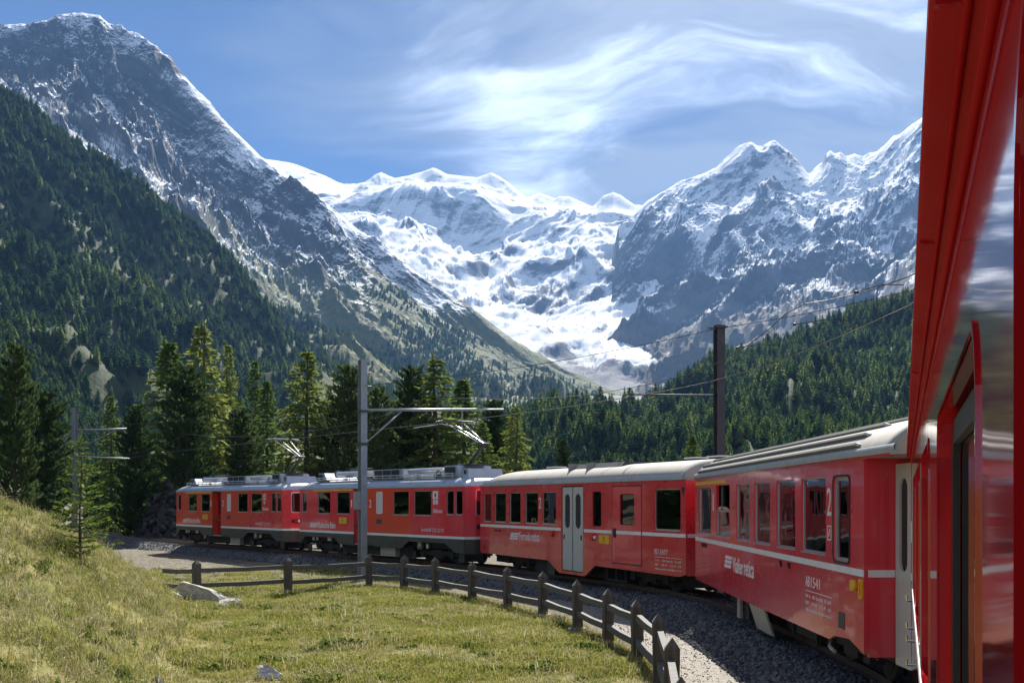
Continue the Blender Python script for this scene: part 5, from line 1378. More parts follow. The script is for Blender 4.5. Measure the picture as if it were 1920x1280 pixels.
# mast beyond the coaches, its shade put into a near-black colour
m2, zb2 = h_mast('catenary_mast', 6.72, 37.2, 8.2, 'steel mast coloured dark as if shaded, rising behind the two coaches', R(20), -1.2, 0.14, 'steel_dark_shaded')
t2, d2 = near_track(6.72, 37.2)
MB().box(-0.2, -0.2, 9.32, 0.2, 0.2, 9.38).build('mast_cap', M['steel_dark_shaded'], m2)
i2 = MB()
for k in range(3): i2.disc((-0.2-k*0.06, 0, 9.30), (1, 0, 0), 0.06, 0.025, 10)
i2.tube([(-0.45, 0, 9.30), (0, 0, 9.30)], 0.018, 6).build('mast_insulator', M['insul'], m2)
ca = MB(); vv = (Matrix.Rotation(-R(20), 3, 'Z') @ (t2 - Vector((6.72, 37.2, 0))))
ca.tube([(0, 0, 7.15), (vv.x, vv.y, 7.05)], 0.022, 8)
ca.build('cantilever_tube', M['steel_dark_shaded'], m2)
# far mast at the left
m3, zb3 = h_mast('catenary_mast', -26.7, 70.0, 8.2, 'distant steel mast with two arms among the trees at the left', R(-12), -1.2, 0.13)
MB().tube([(0.13, 0, 8.05), (3.5, 0, 8.10)], 0.05, 8).build('cantilever_tube', M['steel'], m3)
MB().tube([(0.13, 0, 6.45), (3.7, 0, 6.30)], 0.04, 8).build('cantilever_tube', M['steel'], m3)
MB().tube([(-0.1, 0, 8.2), (-2.2, 0, 5.2), (-3.4, 0, 2.0)], 0.05, 8).build('mast_strut', M['steel'], m3)
MB().tube([(0.2, 0, 6.9), (2.8, 0, 8.05)], 0.02, 6).build('cantilever_brace', M['steel'], m3)

def wire(name, pts, r, label, sag=0.0, n=14):
    out = []
    for a, b in zip(pts[:-1], pts[1:]):
        a, b = Vector(a), Vector(b)
        for k in range(n):
            t = k/n; p = a.lerp(b, t); p.z -= sag*4*t*(1-t); out.append(p)
    out.append(Vector(pts[-1]))
    o = MB().tube(out, r, 5).build(name, M['wire'])
    return tag(o, label, 'wire')
ks = list(range(18, len(trk)-2))
def zc(y): return float(np.interp(y, [10, 18, 30, 45, 70, 110], [5.35, 5.45, 5.72, 5.82, 5.75, 5.7]))
cp = [(trk[k, 0], trk[k, 1], zc(trk[k, 1])) for k in ks]
tag(MB().tube(cp[::4], 0.013, 5).build('contact_wire', M['wire']), 'contact wire hanging over the curving track', 'wire')
mp_ = []
for k in ks:
    y = trk[k, 1]; ph = (y % 24)/24
    mp_.append((trk[k, 0], y, zc(y) + 0.28 + 0.75*(2*ph-1)**2))
tag(MB().tube(mp_[::3], 0.011, 5).build('messenger_wire', M['wire']), 'sagging carrier wire above the contact wire', 'wire')
dr = MB()
for k in range(0, len(ks), 7):
    a, b = Vector(cp[k]), Vector(mp_[k]); dr.tube([a, b], 0.006, 4)
tag(dr.build('wire_droppers', M['wire']), 'thin droppers tying carrier and contact wires together', 'wire')
for (px, py, px2, py2, D, lab) in ((1606, 548, 1694, 534, 19.5, 'upper curve pull-off arm nearest the red coach edge'), (1490, 608, 1600, 602, 24.0, 'middle curve pull-off arm above the forested hill'), (1382, 652, 1462, 648, 28.5, 'lower curve pull-off arm right of the dark mast')):
    a, b = P(px, py, D), P(px2, py2, D - 1.2); mdl = a.lerp(b, 0.55) + Vector((0, 0, 0.06))
    o = MB().tube([a, mdl, b], 0.009, 6).disc(tuple(a), (1, 0, 0), 0.03, 0.06, 8).build('pull_off_arm', M['wire'])
    tag(o, lab, 'wire arm')
wire('feeder_wire', [(-5.80, 44.5, 7.0), (6.72, 37.2, 8.12), (13.2, 22.8, 8.2)], 0.011, 'feeder wire strung between the mast tops', 0.25)
wire('feeder_wire', [(-26.7, 70.0, 7.2), (-5.80, 44.5, 7.0)], 0.010, 'thin wire from the left mast to the fence mast', 0.5)

# ------------------------------------------------------------ rocks and spoil heap
def rock_obj(name, loc, size, seed, label, mat, rz=0.0, tilt=(0, 0), sub=4, cat='rock', flatb=0.25, group=None):
    bm = bmesh.new(); bmesh.ops.create_icosphere(bm, subdivisions=sub, radius=1.0)
    rs = random.Random(seed)
    planes = [(Vector((rs.gauss(0,1), rs.gauss(0,1), rs.gauss(0,1))).normalized(), rs.uniform(0.38, 0.8)) for _ in range(9)]
    co = np.array([v.co for v in bm.verts])
    dx = fbm(co[:, 0]*2.6+seed, co[:, 1]*2.6+co[:, 2]*2.3, 5, 0.6)*0.13
    for v, dn in zip(bm.verts, dx):
        for n, d in planes:
            e = v.co.dot(n) - d
            if e > 0: v.co -= n*e
        v.co *= (1 + float(dn))
        if v.co.z < -flatb: v.co.z = -flatb
    me = bpy.data.meshes.new(name); bm.to_mesh(me); bm.free()
    o = link(name, me, None, mat); o.location = loc; o.scale = size; o.rotation_euler = (tilt[0], tilt[1], rz)
    return tag(o, label, cat, group)
def on(px, py, D, dz=0.0):
    p = P(px, py, D); return (p.x, p.y, ground_z(p.x, p.y) + dz)
rock_obj('rock', on(378, 1122, 34.5, 0.16), (0.95, 0.42, 0.42), 3, 'large angular boulder against the left end of the fence', M['rock'], R(-22), (R(10), R(16)))
rock_obj('rock', on(345, 1108, 34.8, 0.12), (0.55, 0.4, 0.34), 8, 'boulder half sunk in the bank under the last fence post', M['rock'], R(30), (0, R(-8)))
rock_obj('rock', on(432, 1143, 33.0, 0.10), (0.52, 0.30, 0.24), 5, 'split slab of pale rock lying right of the angular boulder', M['rock'], R(15), (0, R(-14)))
rock_obj('rock', on(402, 1126, 34.2, 0.14), (0.75, 0.24, 0.30), 26, 'long tilted slab leaning on the angular boulder', M['rock'], R(-30), (R(20), R(20)))
rock_obj('rock', on(452, 1150, 32.4, 0.05), (0.30, 0.22, 0.16), 28, 'small pale stone at the right end of the rock pile', M['rock'], R(60))
rock_obj('rock', on(415, 1150, 32.6, 0.04), (0.34, 0.18, 0.13), 29, 'low flat stone in front of the rock pile', M['rock'], R(-10))
rock_obj('rock', on(505, 1270, 19.6, 0.06), (0.38, 0.28, 0.20), 12, 'pale rock in the grass at the bottom edge', M['rock'], R(5))
rock_obj('rock', on(298, 1272, 17.6, 0.04), (0.14, 0.14, 0.16), 15, 'small dark stone in the grass at the lower left', M['spoil'], R(5))
rock_obj('rock', on(322, 1146, 33.6, 0.05), (0.30, 0.2, 0.16), 19, 'small pale stone on the bank left of the boulders', M['rock'], R(40))
rock_obj('rock', (-18.0, 72.6, -0.25), (0.7, 0.35, 0.22), 22, 'light flat stone beside the rails ahead of the train', M['rock'], R(-50))
def heap():
    n, k = 90, 60
    rr = np.linspace(0, 1, k)[:, None]; th = np.linspace(0, 2*np.pi, n, endpoint=False)[None, :]
    X = rr*np.cos(th)*2.7*(1+0.15*np.sin(3*th+1)); Y = rr*np.sin(th)*2.6
    Z = 4.1*(1-rr**2.1)**0.9*(1+0.0*th) + fbm(X*0.8, Y*0.8, 6, 0.65)*1.0*(1-rr*0.5) + ridged(X*0.9+3, Y*0.9, 5)*0.4*(1-rr)
    V = np.stack([X, Y, Z-0.2], -1).reshape(-1, 3)
    q = np.arange(k*n).reshape(k, n)
    Fq = np.stack([q[:-1], np.roll(q, -1, 1)[:-1], np.roll(q, -1, 1)[1:], q[1:]], -1).reshape(-1, 4)[:, ::-1]
    o = link('spoil_heap', np_mesh('spoil_heap', V, Fq, False, M['spoil'])); o.location = (-25.0, 83.5, -1.2)
    return tag(o, 'dark heap of earth and rubble, tree shade in its colour, beside the leading railcar', 'spoil heap')
heap()
for i, (px, py) in enumerate(((340, 1072), (402, 1080), (470, 1072), (350, 1062), (300, 1062), (446, 1064), (505, 1066))):
    D = 3.05*F/(py - HY)
    s = rnd.uniform(0.08, 0.2)
    rock_obj('rock', on(px, py, D, 0.02), (s*1.6, s, s*0.6), 40+i, 'small loose stones on the dirt beyond the fence', M['rock'], rnd.uniform(0, 3), sub=3, group='loose stones beyond the fence')

# ------------------------------------------------------------ trees near the line
def conifer(seed, H, R0, kind, dens=1.0):
    """trunk mesh and crown mesh; crown = many small needle sprays on drooping or rising boughs"""
    r = random.Random(seed)
    tr = MB()
    lean = r.uniform(-0.02, 0.02)*H
    tpts = [(lean*(k/8)**2, 0.3*math.sin(k*1.1+seed)*0.1, H*k/8) for k in range(9)]
    tb = 0.014*H + (0.06 if kind != 'young' else 0.0)
    tr.tube(tpts, [tb*(1-k/8.6) for k in range(9)], 8)
    V, Fc = [], []
    def spray(p, d, ln, w):
        # a narrow pair of leaf-sized faces, randomly rolled
        d = d.normalized(); s = d.cross(Vector((r.gauss(0,1), r.gauss(0,1), r.gauss(0,1))))
        if s.length < 1e-4: return
        s.normalize(); b = len(V)
        V.extend([p - s*w*0.5, p + s*w*0.5, p + d*ln*0.6 + s*w*0.35, p + d*ln, p + d*ln*0.6 - s*w*0.35])
        Fc.append((b, b+1, b+2)); Fc.append((b, b+2, b+4)); Fc.append((b+4, b+2, b+3))
    z = H*(0.10 if kind == 'larch' else 0.06)
    step = H/46.0/dens
    br = MB()
    while z < H*0.99:
        t = z/H
        if kind == 'larch':
            prof = (1-t)**0.75*min(1, 0.55+t*2.2)
        elif kind == 'pine':
            prof = math.sqrt(max(0.0, 1-((t-0.30)/0.72)**2))*0.95 if t > 0.30 else 0.72+0.28*t/0.30
        else:
            prof = (1-t)**0.9
        nb = r.randint(4, 6) if kind != 'young' else r.randint(3, 5)
        a0 = r.uniform(0, 6.28)
        for k in range(nb):
            if r.random() < 0.16: continue
            a = a0 + 6.283*k/nb + r.uniform(-0.35, 0.35)
            ln = R0*prof*r.uniform(0.6, 1.12)
            if ln < 0.12: ln = 0.12
            dirh = Vector((math.cos(a), math.sin(a), 0))
            el = {'larch': r.uniform(-0.10, 0.22) + t*0.35, 'pine': r.uniform(0.05, 0.5), 'young': r.uniform(-0.05, 0.25)}[kind]
            base = Vector((tpts[0][0], 0, z)); ns = max(3, int(ln/(0.26 if kind != 'young' else 0.07)))
            pts = []
            for q in range(ns+1):
                s = q/ns
                dz = ln*s*el + ({'larch': -0.26, 'pine': 0.16, 'young': 0.10}[kind])*ln*s*s
                p = base + dirh*(ln*s) + Vector((0, 0, dz)); pts.append(p)
            if ln > R0*0.3 or kind == 'young': br.tube([pts[0], pts[len(pts)//2], pts[-1]], [0.012*ln+0.008, 0.008*ln+0.004, 0.003], 4, False)
            side = dirh.cross(Vector((0, 0, 1)))
            for q in range(1, ns+1):
                s = q/ns
                wdt = (1-s*0.75)*ln*0.30
                n2 = {'larch': 6, 'pine': 5, 'young': 4}[kind]
                if kind != 'young' and s < 0.25 and t < 0.75: n2 = 1
                for _ in range(n2):
                    off_ = side*r.uniform(-wdt, wdt) + Vector((0, 0, r.uniform(-0.12, 0.06)*ln*0.5))
                    p = pts[q] + off_ + dirh*r.uniform(-0.1, 0.1)*ln
                    if kind == 'larch': d = dirh*0.6 + side*r.uniform(-1, 1) + Vector((0, 0, r.uniform(-0.9, 0.25))); l2, w2 = r.uniform(0.28, 0.55), r.uniform(0.10, 0.2)
                    elif kind == 'pine': d = dirh*0.5 + side*r.uniform(-0.8, 0.8) + Vector((0, 0, r.uniform(0.2, 1.2))); l2, w2 = r.uniform(0.28, 0.5), r.uniform(0.14, 0.26)
                    else: d = dirh*0.7 + side*r.uniform(-1, 1) + Vector((0, 0, r.uniform(-0.2, 0.6))); l2, w2 = r.uniform(0.06, 0.14), r.uniform(0.018, 0.04)
                    spray(p, d, l2, w2)
        z += step*r.uniform(0.7, 1.3)
    for _ in range(14): spray(Vector((tpts[8][0], 0, H*r.uniform(0.95, 1.0))), Vector((r.gauss(0,0.4), r.gauss(0,0.4), 1)), 0.35 if kind != 'young' else 0.12, 0.12 if kind != 'young' else 0.02)
    tr.v += []; 
    b0 = len(tr.v); tr.v.extend(br.v); tr.f.extend([[i+b0 for i in f] for f in br.f]); tr.sm.extend(br.sm)
    tm = tr.mesh('trunk', M['bark'])
    cm = np_mesh('crown', np.array([tuple(v) for v in V]), np.array(Fc), False, M['larch'] if kind == 'larch' else (M['pine'] if kind == 'pine' else M['young_leaf']))
    return tm, cm
M['young_leaf'] = leafmat('young_larch_needles', [(0.11, 0.16, 0.03), (0.16, 0.20, 0.04), (0.22, 0.25, 0.06)], 0.4, vscale=2.0)

PROTO = {('larch', i): conifer(100+i, 18.0, 3.5 + 0.3*i, 'larch', 1.0) for i in range(4)}
PROTO.update({('pine', i): conifer(200+i, 14.0, 2.3 + 0.2*i, 'pine', 1.15) for i in range(3)})
def tree(px, pytop, D, kind, var, label, wide=1.0, rz=None, group=None):
    H0 = 18.0 if kind == 'larch' else 14.0
    p = P(px, pytop, D); zb = -1.3 if D > 74 else ground_z(p.x, p.y)
    s = (p.z - zb)/H0
    e = empty('larch_tree' if kind == 'larch' else 'pine_tree', (p.x, p.y, zb), rz if rz is not None else rnd.uniform(0, 6.28), label, 'tree', group)
    tm, cm = PROTO[(kind, var)]
    for nm, me in (('trunk', tm), ('crown', cm)):
        o = link(nm, me, e); o.scale = (s*wide, s*wide, s)
    return e
TREES = [
  (28, 652, 60, 'pine', 0, 'dark bushy pine at the left edge above the grass bank', 0.78),
  (-60, 690, 64, 'pine', 1, 'dark pine cut off by the left picture edge', 0.9),
  (86, 735, 70, 'pine', 2, 'smaller dark pine right beside the left-edge pine', 1.0),
  (208, 742, 98, 'larch', 1, 'green larch behind the far left mast', 0.9),
  (255, 765, 88, 'pine', 1, 'dark pine behind the earth heap', 0.9),
  (318, 640, 96, 'larch', 2, 'dense larch, left one of the tallest pair', 1.35),
  (378, 604, 92, 'larch', 0, 'tallest larch of the group above the leading railcar', 1.2),
  (428, 642, 98, 'larch', 3, 'slim larch right of the tallest one', 0.62),
  (350, 690, 86, 'pine', 2, 'dark pine in front of the tallest larches', 0.85),
  (478, 675, 100, 'larch', 1, 'slender larch left of the broad solitary larch', 0.75),
  (500, 712, 94, 'larch', 2, 'lower larch in front of the slender one', 0.9),
  (575, 655, 90, 'larch', 3, 'broad solitary larch with bare trunk above the gap between railcars', 1.3),
  (455, 770, 88, 'pine', 0, 'dark pine low behind the leading railcar', 1.1),
  (655, 690, 88, 'pine', 1, 'dark rounded pine just left of the grey mast', 0.95),
  (630, 745, 92, 'pine', 2, 'shorter dark pine left of the rounded pine', 0.9),
  (710, 730, 86, 'pine', 0, 'dark pine just right of the grey mast', 0.85),
  (775, 692, 90, 'pine', 2, 'dark pine crown rising inside the wide larch group', 0.9),
  (818, 666, 88, 'larch', 0, 'wide bright larch above the second railcar', 1.65),
  (868, 710, 92, 'larch', 2, 'right flank larch of the wide group', 1.45),
  (760, 730, 94, 'larch', 1, 'left flank larch of the wide group', 1.4),
  (928, 755, 92, 'pine', 1, 'small dark pine behind the pantograph', 0.8),
  (966, 760, 84, 'larch', 3, 'small feathery larch above the luggage coach front', 1.05),
  (905, 790, 80, 'larch', 1, 'low larch behind the pantograph knee', 1.3),
  (1057, 826, 110, 'pine', 0, 'tiny dark pine above the luggage coach roof', 0.7),
  (1298, 815, 62, 'larch', 2, 'bright larch top peeping over the coach roof left of the dark mast', 1.0),
]
for t in TREES: tree(*t[:5], t[5], t[6])
nr0 = np.random.RandomState(9)
# trees out of view on the left bank, seen in the coach windows
bk = []
while len(bk) < 300:
    x, y = nr0.uniform(-120, -30), nr0.uniform(12, 112)
    if CX + F*x/y > -60: continue
    bk.append((x, y, ground_z(x, y)-0.2))
BANK = np.array(bk)
# sapling on the bank
yp = P(150, 1050, 25.0); yz = ground_z(yp.x, yp.y)
tm, cm = conifer(77, 2.65, 0.95, 'young', 0.5)
ye = empty('larch_sapling', (yp.x, yp.y, yz - 0.05), 0, 'young spindly larch growing on the grass bank at the left', 'tree')
for nm, me in (('trunk', tm), ('crown', cm)): link(nm, me, ye)

# ------------------------------------------------------------ scattered growth: instances on points
def scatter(name, pts, scl, rot, idx, protos, label, tilt=None, parent=None):
    col = bpy.data.collections.new(name + '_kinds')
    for i, me in enumerate(protos):
        o = bpy.data.objects.new('%s_kind_%d' % (name, i), me); col.objects.link(o)
    me = bpy.data.meshes.new(name)
    n = len(pts)
    me.vertices.add(n); me.vertices.foreach_set('co', np.asarray(pts, np.float32).ravel())
    a = me.attributes.new('scl', 'FLOAT_VECTOR', 'POINT'); a.data.foreach_set('vector', np.asarray(scl, np.float32).ravel())
    a = me.attributes.new('rot', 'FLOAT_VECTOR', 'POINT'); a.data.foreach_set('vector', np.asarray(rot, np.float32).ravel())
    a = me.attributes.new('kind', 'INT', 'POINT'); a.data.foreach_set('value', np.asarray(idx, np.int32))
    o = link(name, me, parent)
    ng = bpy.data.node_groups.new(name, 'GeometryNodeTree')
    ng.interface.new_socket('Geometry', in_out='INPUT', socket_type='NodeSocketGeometry')
    ng.interface.new_socket('Geometry', in_out='OUTPUT', socket_type='NodeSocketGeometry')
    N = ng.nodes.new; L = ng.links.new
    gi, go = N('NodeGroupInput'), N('NodeGroupOutput')
    ci = N('GeometryNodeCollectionInfo'); ci.inputs['Collection'].default_value = col; ci.inputs['Separate Children'].default_value = True; ci.inputs['Reset Children'].default_value = True
    ip = N('GeometryNodeInstanceOnPoints'); ip.inputs['Pick Instance'].default_value = True
    def attr(nm, ty):
        q = N('GeometryNodeInputNamedAttribute'); q.data_type = ty; q.inputs['Name'].default_value = nm; return q.outputs['Attribute']
    L(gi.outputs[0], ip.inputs['Points']); L(ci.outputs[0], ip.inputs['Instance'])
    L(attr('kind', 'INT'), ip.inputs['Instance Index']); L(attr('scl', 'FLOAT_VECTOR'), ip.inputs['Scale'])
    er = N('FunctionNodeEulerToRotation'); L(attr('rot', 'FLOAT_VECTOR'), er.inputs[0]); L(er.outputs[0], ip.inputs['Rotation'])
    L(ip.outputs[0], go.inputs[0])
    md = o.modifiers.new('growth', 'NODES'); md.node_group = ng
    return tag(o, label, None, None, 'stuff')

def far_tree(seed, kind):
    """conifer for distant woods: ragged tiers of drooping sprays"""
    r = random.Random(seed); V, Fc = [], []
    tiers = 11 if kind == 'cone' else 9
    for i in range(tiers):
        t = i/(tiers-1)
        if kind == 'cone': rad = 0.22*(1-t)**0.85 + 0.012; z = 0.06 + 0.86*t
        else: rad = 0.20*math.sqrt(max(0.03, 1-((t-0.35)/0.70)**2)); z = 0.08 + 0.82*t
        n = 9
        a0 = r.uniform(0, 6.28)
        for k in range(n):
            a = a0 + 6.283*k/n + r.uniform(-0.25, 0.25); rr = rad*r.uniform(0.65, 1.2)
            w = 0.42
            z0 = z + 0.10*(1-t*0.5) + r.uniform(-0.02, 0.02); zl = z - 0.03 + r.uniform(-0.03, 0.03)
            b = len(V)
            V += [(0, 0, z0), (rr*math.cos(a-w), rr*math.sin(a-w), zl+0.015), (rr*1.12*math.cos(a), rr*1.12*math.sin(a), zl-0.02), (rr*math.cos(a+w), rr*math.sin(a+w), zl+0.015)]
            Fc += [(b, b+1, b+2), (b, b+2, b+3)]
    b = len(V); V += [(0.02, 0, 0.85), (-0.01, 0.017, 0.85), (-0.01, -0.017, 0.85), (0, 0, 1.0)]; Fc += [(b, b+1, b+3), (b+1, b+2, b+3), (b+2, b, b+3)]
    b = len(V); V += [(0.015, 0, -0.05), (-0.008, 0.013, -0.05), (-0.008, -0.013, -0.05), (0.010, 0, 0.3), (-0.005, 0.009, 0.3), (-0.005, -0.009, 0.3)]
    Fc += [(b, b+1, b+4), (b, b+4, b+3), (b+1, b+2, b+5), (b+1, b+5, b+4), (b+2, b, b+3), (b+2, b+3, b+5)]
    return np_mesh('conifer', np.array(V), np.array(Fc), False, M['far_larch'] if kind == 'cone' else M['far_pine'])
FAR = [far_tree(1, 'cone'), far_tree(2, 'cone'), far_tree(3, 'cone'), far_tree(4, 'round'), far_tree(5, 'round')]
FAR_P = [far_tree(6, 'cone')]
nr_ = np.random.RandomState(4)
def sample_grid(G, n, dens):
    """random points over a terrain grid, weighted by area and density"""
    a = G[:-1, :-1]; b = G[:-1, 1:]; c = G[1:, :-1]; d = G[1:, 1:]
    area = np.abs((b-a)[..., 0]*(c-a)[..., 1] - (b-a)[..., 1]*(c-a)[..., 0])
    ctr = (a+b+c+d)/4
    wgt = (area*dens(ctr)).ravel(); wgt = np.clip(wgt, 0, None)
    k = nr_.choice(len(wgt), n, p=wgt/wgt.sum())
    s, t = nr_.rand(n, 1), nr_.rand(n, 1)
    f = lambda q: q.reshape(-1, 3)[k]
    return (f(a)*(1-s)+f(b)*s)*(1-t) + (f(c)*(1-s)+f(d)*s)*t
def px_of(p): return CX + F*p[..., 0]/p[..., 1]
def py_of(p): return HY - F*(p[..., 2]-CZ)/p[..., 1]
def forest(name, pts, hmin, hmax, larch, label):
    n = len(pts)
    h = hmin*0.75 + (hmax-hmin*0.75)*nr_.rand(n)**0.9*(0.72 + 0.28*sstep(fbm(pts[:, 0]/45, pts[:, 1]/45, 2), -0.3, 0.3))
    h = h*np.clip(pts[:, 1]/780, 0.4, 1.0)
    lar = nr_.rand(n) < larch(pts)
    idx = np.where(lar, nr_.randint(0, 3, n), nr_.randint(3, 5, n))
    w = h*(0.85 + 0.4*nr_.rand(n))
    return scatter(name, pts, np.stack([w, w, h], -1), np.stack([nr_.randn(n)*0.03, nr_.randn(n)*0.03, nr_.rand(n)*6.28], -1), idx, FAR, label)

# right hill: dense wood
dH = lambda c: (c[..., 1] > 200)*(1 + 2.2*(c[..., 1] < 560))*(0.5 + sstep(fbm(c[..., 0]/120, c[..., 1]/120, 3), -0.45, 0.0))*(px_of(c) > 930)*(px_of(c) < 1900)*(1.0 + 0.0*c[..., 0])
pH = sample_grid(GH, 11500, lambda c: dH(c)*(c[..., 1] < 1230))
pH = pH[np.argsort(pH[:, 1])]
# the nearest trees of that wood are things of their own
vis = (px_of(pH) > 1000) & (px_of(pH) < 1720)
near_i = np.where(vis)[0][:260]
lab = 'conifers in the nearest rows of the dense wood on the right hill'
for j in near_i:
    p = pH[j]; h = rnd.uniform(13, 19)*min(1.0, max(0.4, p[1]/780))
    k = rnd.choice([0, 1, 2, 0, 1, 3, 4])
    o = link('conifer', FAR[k]); o.location = (p[0], p[1], p[2]-0.3); w = h*rnd.uniform(0.9, 1.2); o.scale = (w, w, h); o.rotation_euler = (0, 0, rnd.uniform(0, 6.28))
    tag(o, lab, 'tree', 'conifers on the right hill')
rest = np.delete(pH, near_i, axis=0)
forest('hillside_wood', rest, 12, 21, lambda p: np.full(len(p), 0.72), 'dense conifer wood covering the hill on the right')
# dark shoulder at the left
dS = lambda c: (c[..., 1] > 170)*(1 + 5.0*(c[..., 1] < 620))*(0.55 + 1.0*sstep(fbm(c[..., 0]/160+3, c[..., 1]/160, 3), -0.3, 0.15))*(c[..., 1] < 1560)*(px_of(c) > -250)
pS = sample_grid(GS, 21000, dS)
forest('shoulder_wood', pS, 10, 20, lambda p: 0.55 - 0.40*sstep(p[:, 2], 60, 330), 'dark conifer wood on the shoulder at the left')
# lower slopes of the left mountain, thinning upwards
def dL(c):
    z = c[..., 2]; f = fbm(c[..., 0]/260+8, c[..., 1]/260, 4)
    return (c[..., 1] > 420)*sstep(560 + f*380 - z, 0, 260)*(0.16 + 1.1*sstep(f, -0.2, 0.25))*(px_of(c) > -150)*(c[..., 1] < 3100)*(1 - 0.85*sstep(px_of(c), 800, 980)*sstep(c[..., 1], 1900, 2500))
pL = sample_grid(GL, 17000, dL)
forest('mountain_wood', pL, 8, 18, lambda p: 0.7 - 0.3*sstep(p[:, 2], 100, 400), 'scattered conifers on the lower slopes of the left mountain')
dV = lambda c: (c[..., 1] > 420)*(c[..., 1] < 2500)*(px_of(c) > 500)*(px_of(c) < 1350)*(0.15 + sstep(fbm(c[..., 0]/90+4, c[..., 1]/90, 3), -0.1, 0.3))*(1-0.9*sstep(c[..., 1], 1900, 2500))
pV = sample_grid(GV, 9000, dV)
forest('valley_wood', pV, 7, 15, lambda p: np.full(len(p), 0.85), 'light conifer wood on the valley floor')
# middle distance behind the train
pM = []
while len(pM) < 800:
    y = nr_.uniform(105, 330); px = nr_.uniform(-150, 1750) if len(pM) < 420 else nr_.uniform(-150, 620)
    x = (px-CX)*y/F
    hgt = np.interp(y, [78, 200, 420], [-2.6, 1.57, 5.5])
    if px > 640 and y < 250: continue
    pM.append((x, y, hgt - 0.5))
pM = np.array(pM)
forest('valley_edge_wood', pM, 11, 22, lambda p: np.full(len(p), 0.6), 'wood edge on the flat ground behind the railway')

forest('bank_wood', BANK, 15, 30, lambda p: np.full(len(p), 0.6), 'wood on the bank left of the picture')
# ------------------------------------------------------------ grass
def tuft(seed, n, h, w, spread, lean):
    r = random.Random(seed); V, Fc = [], []
    for _ in range(n):
        a = r.uniform(0, 6.28); d = Vector((math.cos(a), math.sin(a), 0)); s = Vector((-d.y, d.x, 0))
        b0 = Vector((r.gauss(0, spread), r.gauss(0, spread), -0.01)); hh = h*r.uniform(0.5, 1.15); ln = lean*hh*r.uniform(0.2, 1.3); ww = w*r.uniform(0.6, 1.3)
        b = len(V)
        m1_ = b0 + d*ln*0.3 + Vector((0, 0, hh*0.62)); m2_ = b0 + d*ln + Vector((0, 0, hh*(1-0.25*lean)))
        V += [b0 - s*ww/2, b0 + s*ww/2, m1_ + s*ww*0.4, m1_ - s*ww*0.4, m2_]
        Fc += [(b, b+1, b+2), (b, b+2, b+3), (b+3, b+2, b+4)]
    return V, Fc
def tuft_mesh(seed, n, h, w, sp, lean, mat):
    V, Fc = tuft(seed, n, h, w, sp, lean); return np_mesh('grass_tuft', np.array([tuple(v) for v in V]), np.array(Fc), False, mat)
M['weed'] = leafmat('broad_leaved_weeds', [(0.06, 0.10, 0.02), (0.10, 0.15, 0.03), (0.16, 0.19, 0.05)], 0.3, vscale=0.4)
short = [tuft_mesh(300+i, 16, 0.10, 0.012, 0.10, 0.8, M['grass']) for i in range(3)] + [tuft_mesh(310, 10, 0.22, 0.008, 0.06, 0.7, M['straw'])]
short += [tuft_mesh(312+i, 16, 0.075, 0.011, 0.11, 0.9, M['straw']) for i in range(2)] + [tuft_mesh(316, 9, 0.13, 0.035, 0.05, 0.9, M['weed'])]
longg = [tuft_mesh(320+i, 20, 0.14+0.04*i, 0.010, 0.11, 1.1, M['straw']) for i in range(3)] + [tuft_mesh(330, 18, 0.12, 0.014, 0.12, 0.8, M['grass']), tuft_mesh(331, 12, 0.16, 0.03, 0.07, 1.0, M['weed']), tuft_mesh(332, 7, 0.5, 0.007, 0.05, 0.5, M['straw'])]
def grass_points(n, x0, x1, y0, y1):
    x = nr_.uniform(x0, x1, n); y = y0 + (y1-y0)*nr_.rand(n)**1.35
    px = CX + F*x/y
    keep = (px > -120) & (px < 1480)
    x, y = x[keep], y[keep]
    td = track_dist(x, y)
    b = bare_mask(x[None], y[None], td[None])[0]
    keep = (nr_.rand(len(x)) > b*(1.15 - 0.42*sstep(y, 40, 44))) & (td > 2.3)
    x, y = x[keep], y[keep]
    return np.stack([x, y, ground_h(x, y)], -1)
def kind1(g):
    n = len(g); dry = sstep(fbm(g[:, 0]*0.45+2, g[:, 1]*0.45, 4), -0.12, 0.28); q = nr_.rand(n)
    k = np.where(q < dry*0.75, nr_.randint(4, 6, n), nr_.randint(0, 3, n))
    k = np.where(nr_.rand(n) < 0.05, 3, k)
    wd = sstep(fbm(g[:, 0]*0.9+12, g[:, 1]*0.9, 3), 0.2, 0.45)
    return np.where(nr_.rand(n) < wd*0.4, 6, k)
def kind2(g, p):
    n = len(g); k = np.where(nr_.rand(n) < 0.34 + 0.5*sstep(p, 0, 0.35), 3, nr_.randint(0, 3, n))
    wd = sstep(fbm(g[:, 0]*0.8+22, g[:, 1]*0.8, 3), 0.12, 0.4)
    k = np.where(nr_.rand(n) < wd*0.5, 4, k)
    return np.where(nr_.rand(n) < 0.04, 5, k)
gp = grass_points(90000, -26, 3.5, 11, 52)
slope = (gp[:, 2] > -0.30)
patch = fbm(gp[:, 0]*0.5, gp[:, 1]*0.5, 3)
n = len(gp)
g1 = gp[~slope]; p1 = patch[~slope]
s1 = (0.75 + 0.8*nr_.rand(len(g1)))*(0.7 + 0.9*sstep(p1, -0.2, 0.4))
scatter('meadow_grass', g1, np.stack([s1*1.1, s1*1.1, s1], -1), np.stack([0*s1, 0*s1, nr_.rand(len(g1))*6.28], -1), kind1(g1), short, 'short sunlit meadow grass inside the fence')
g2 = gp[slope]; g2 = g2[nr_.rand(len(g2)) < 0.25 + 0.65*sstep(fbm(g2[:, 0]*0.7+31, g2[:, 1]*0.7, 3), -0.35, 0.05)]; p2 = fbm(g2[:, 0]*0.6+7, g2[:, 1]*0.6, 3)
s2 = (0.55 + 0.7*nr_.rand(len(g2)))
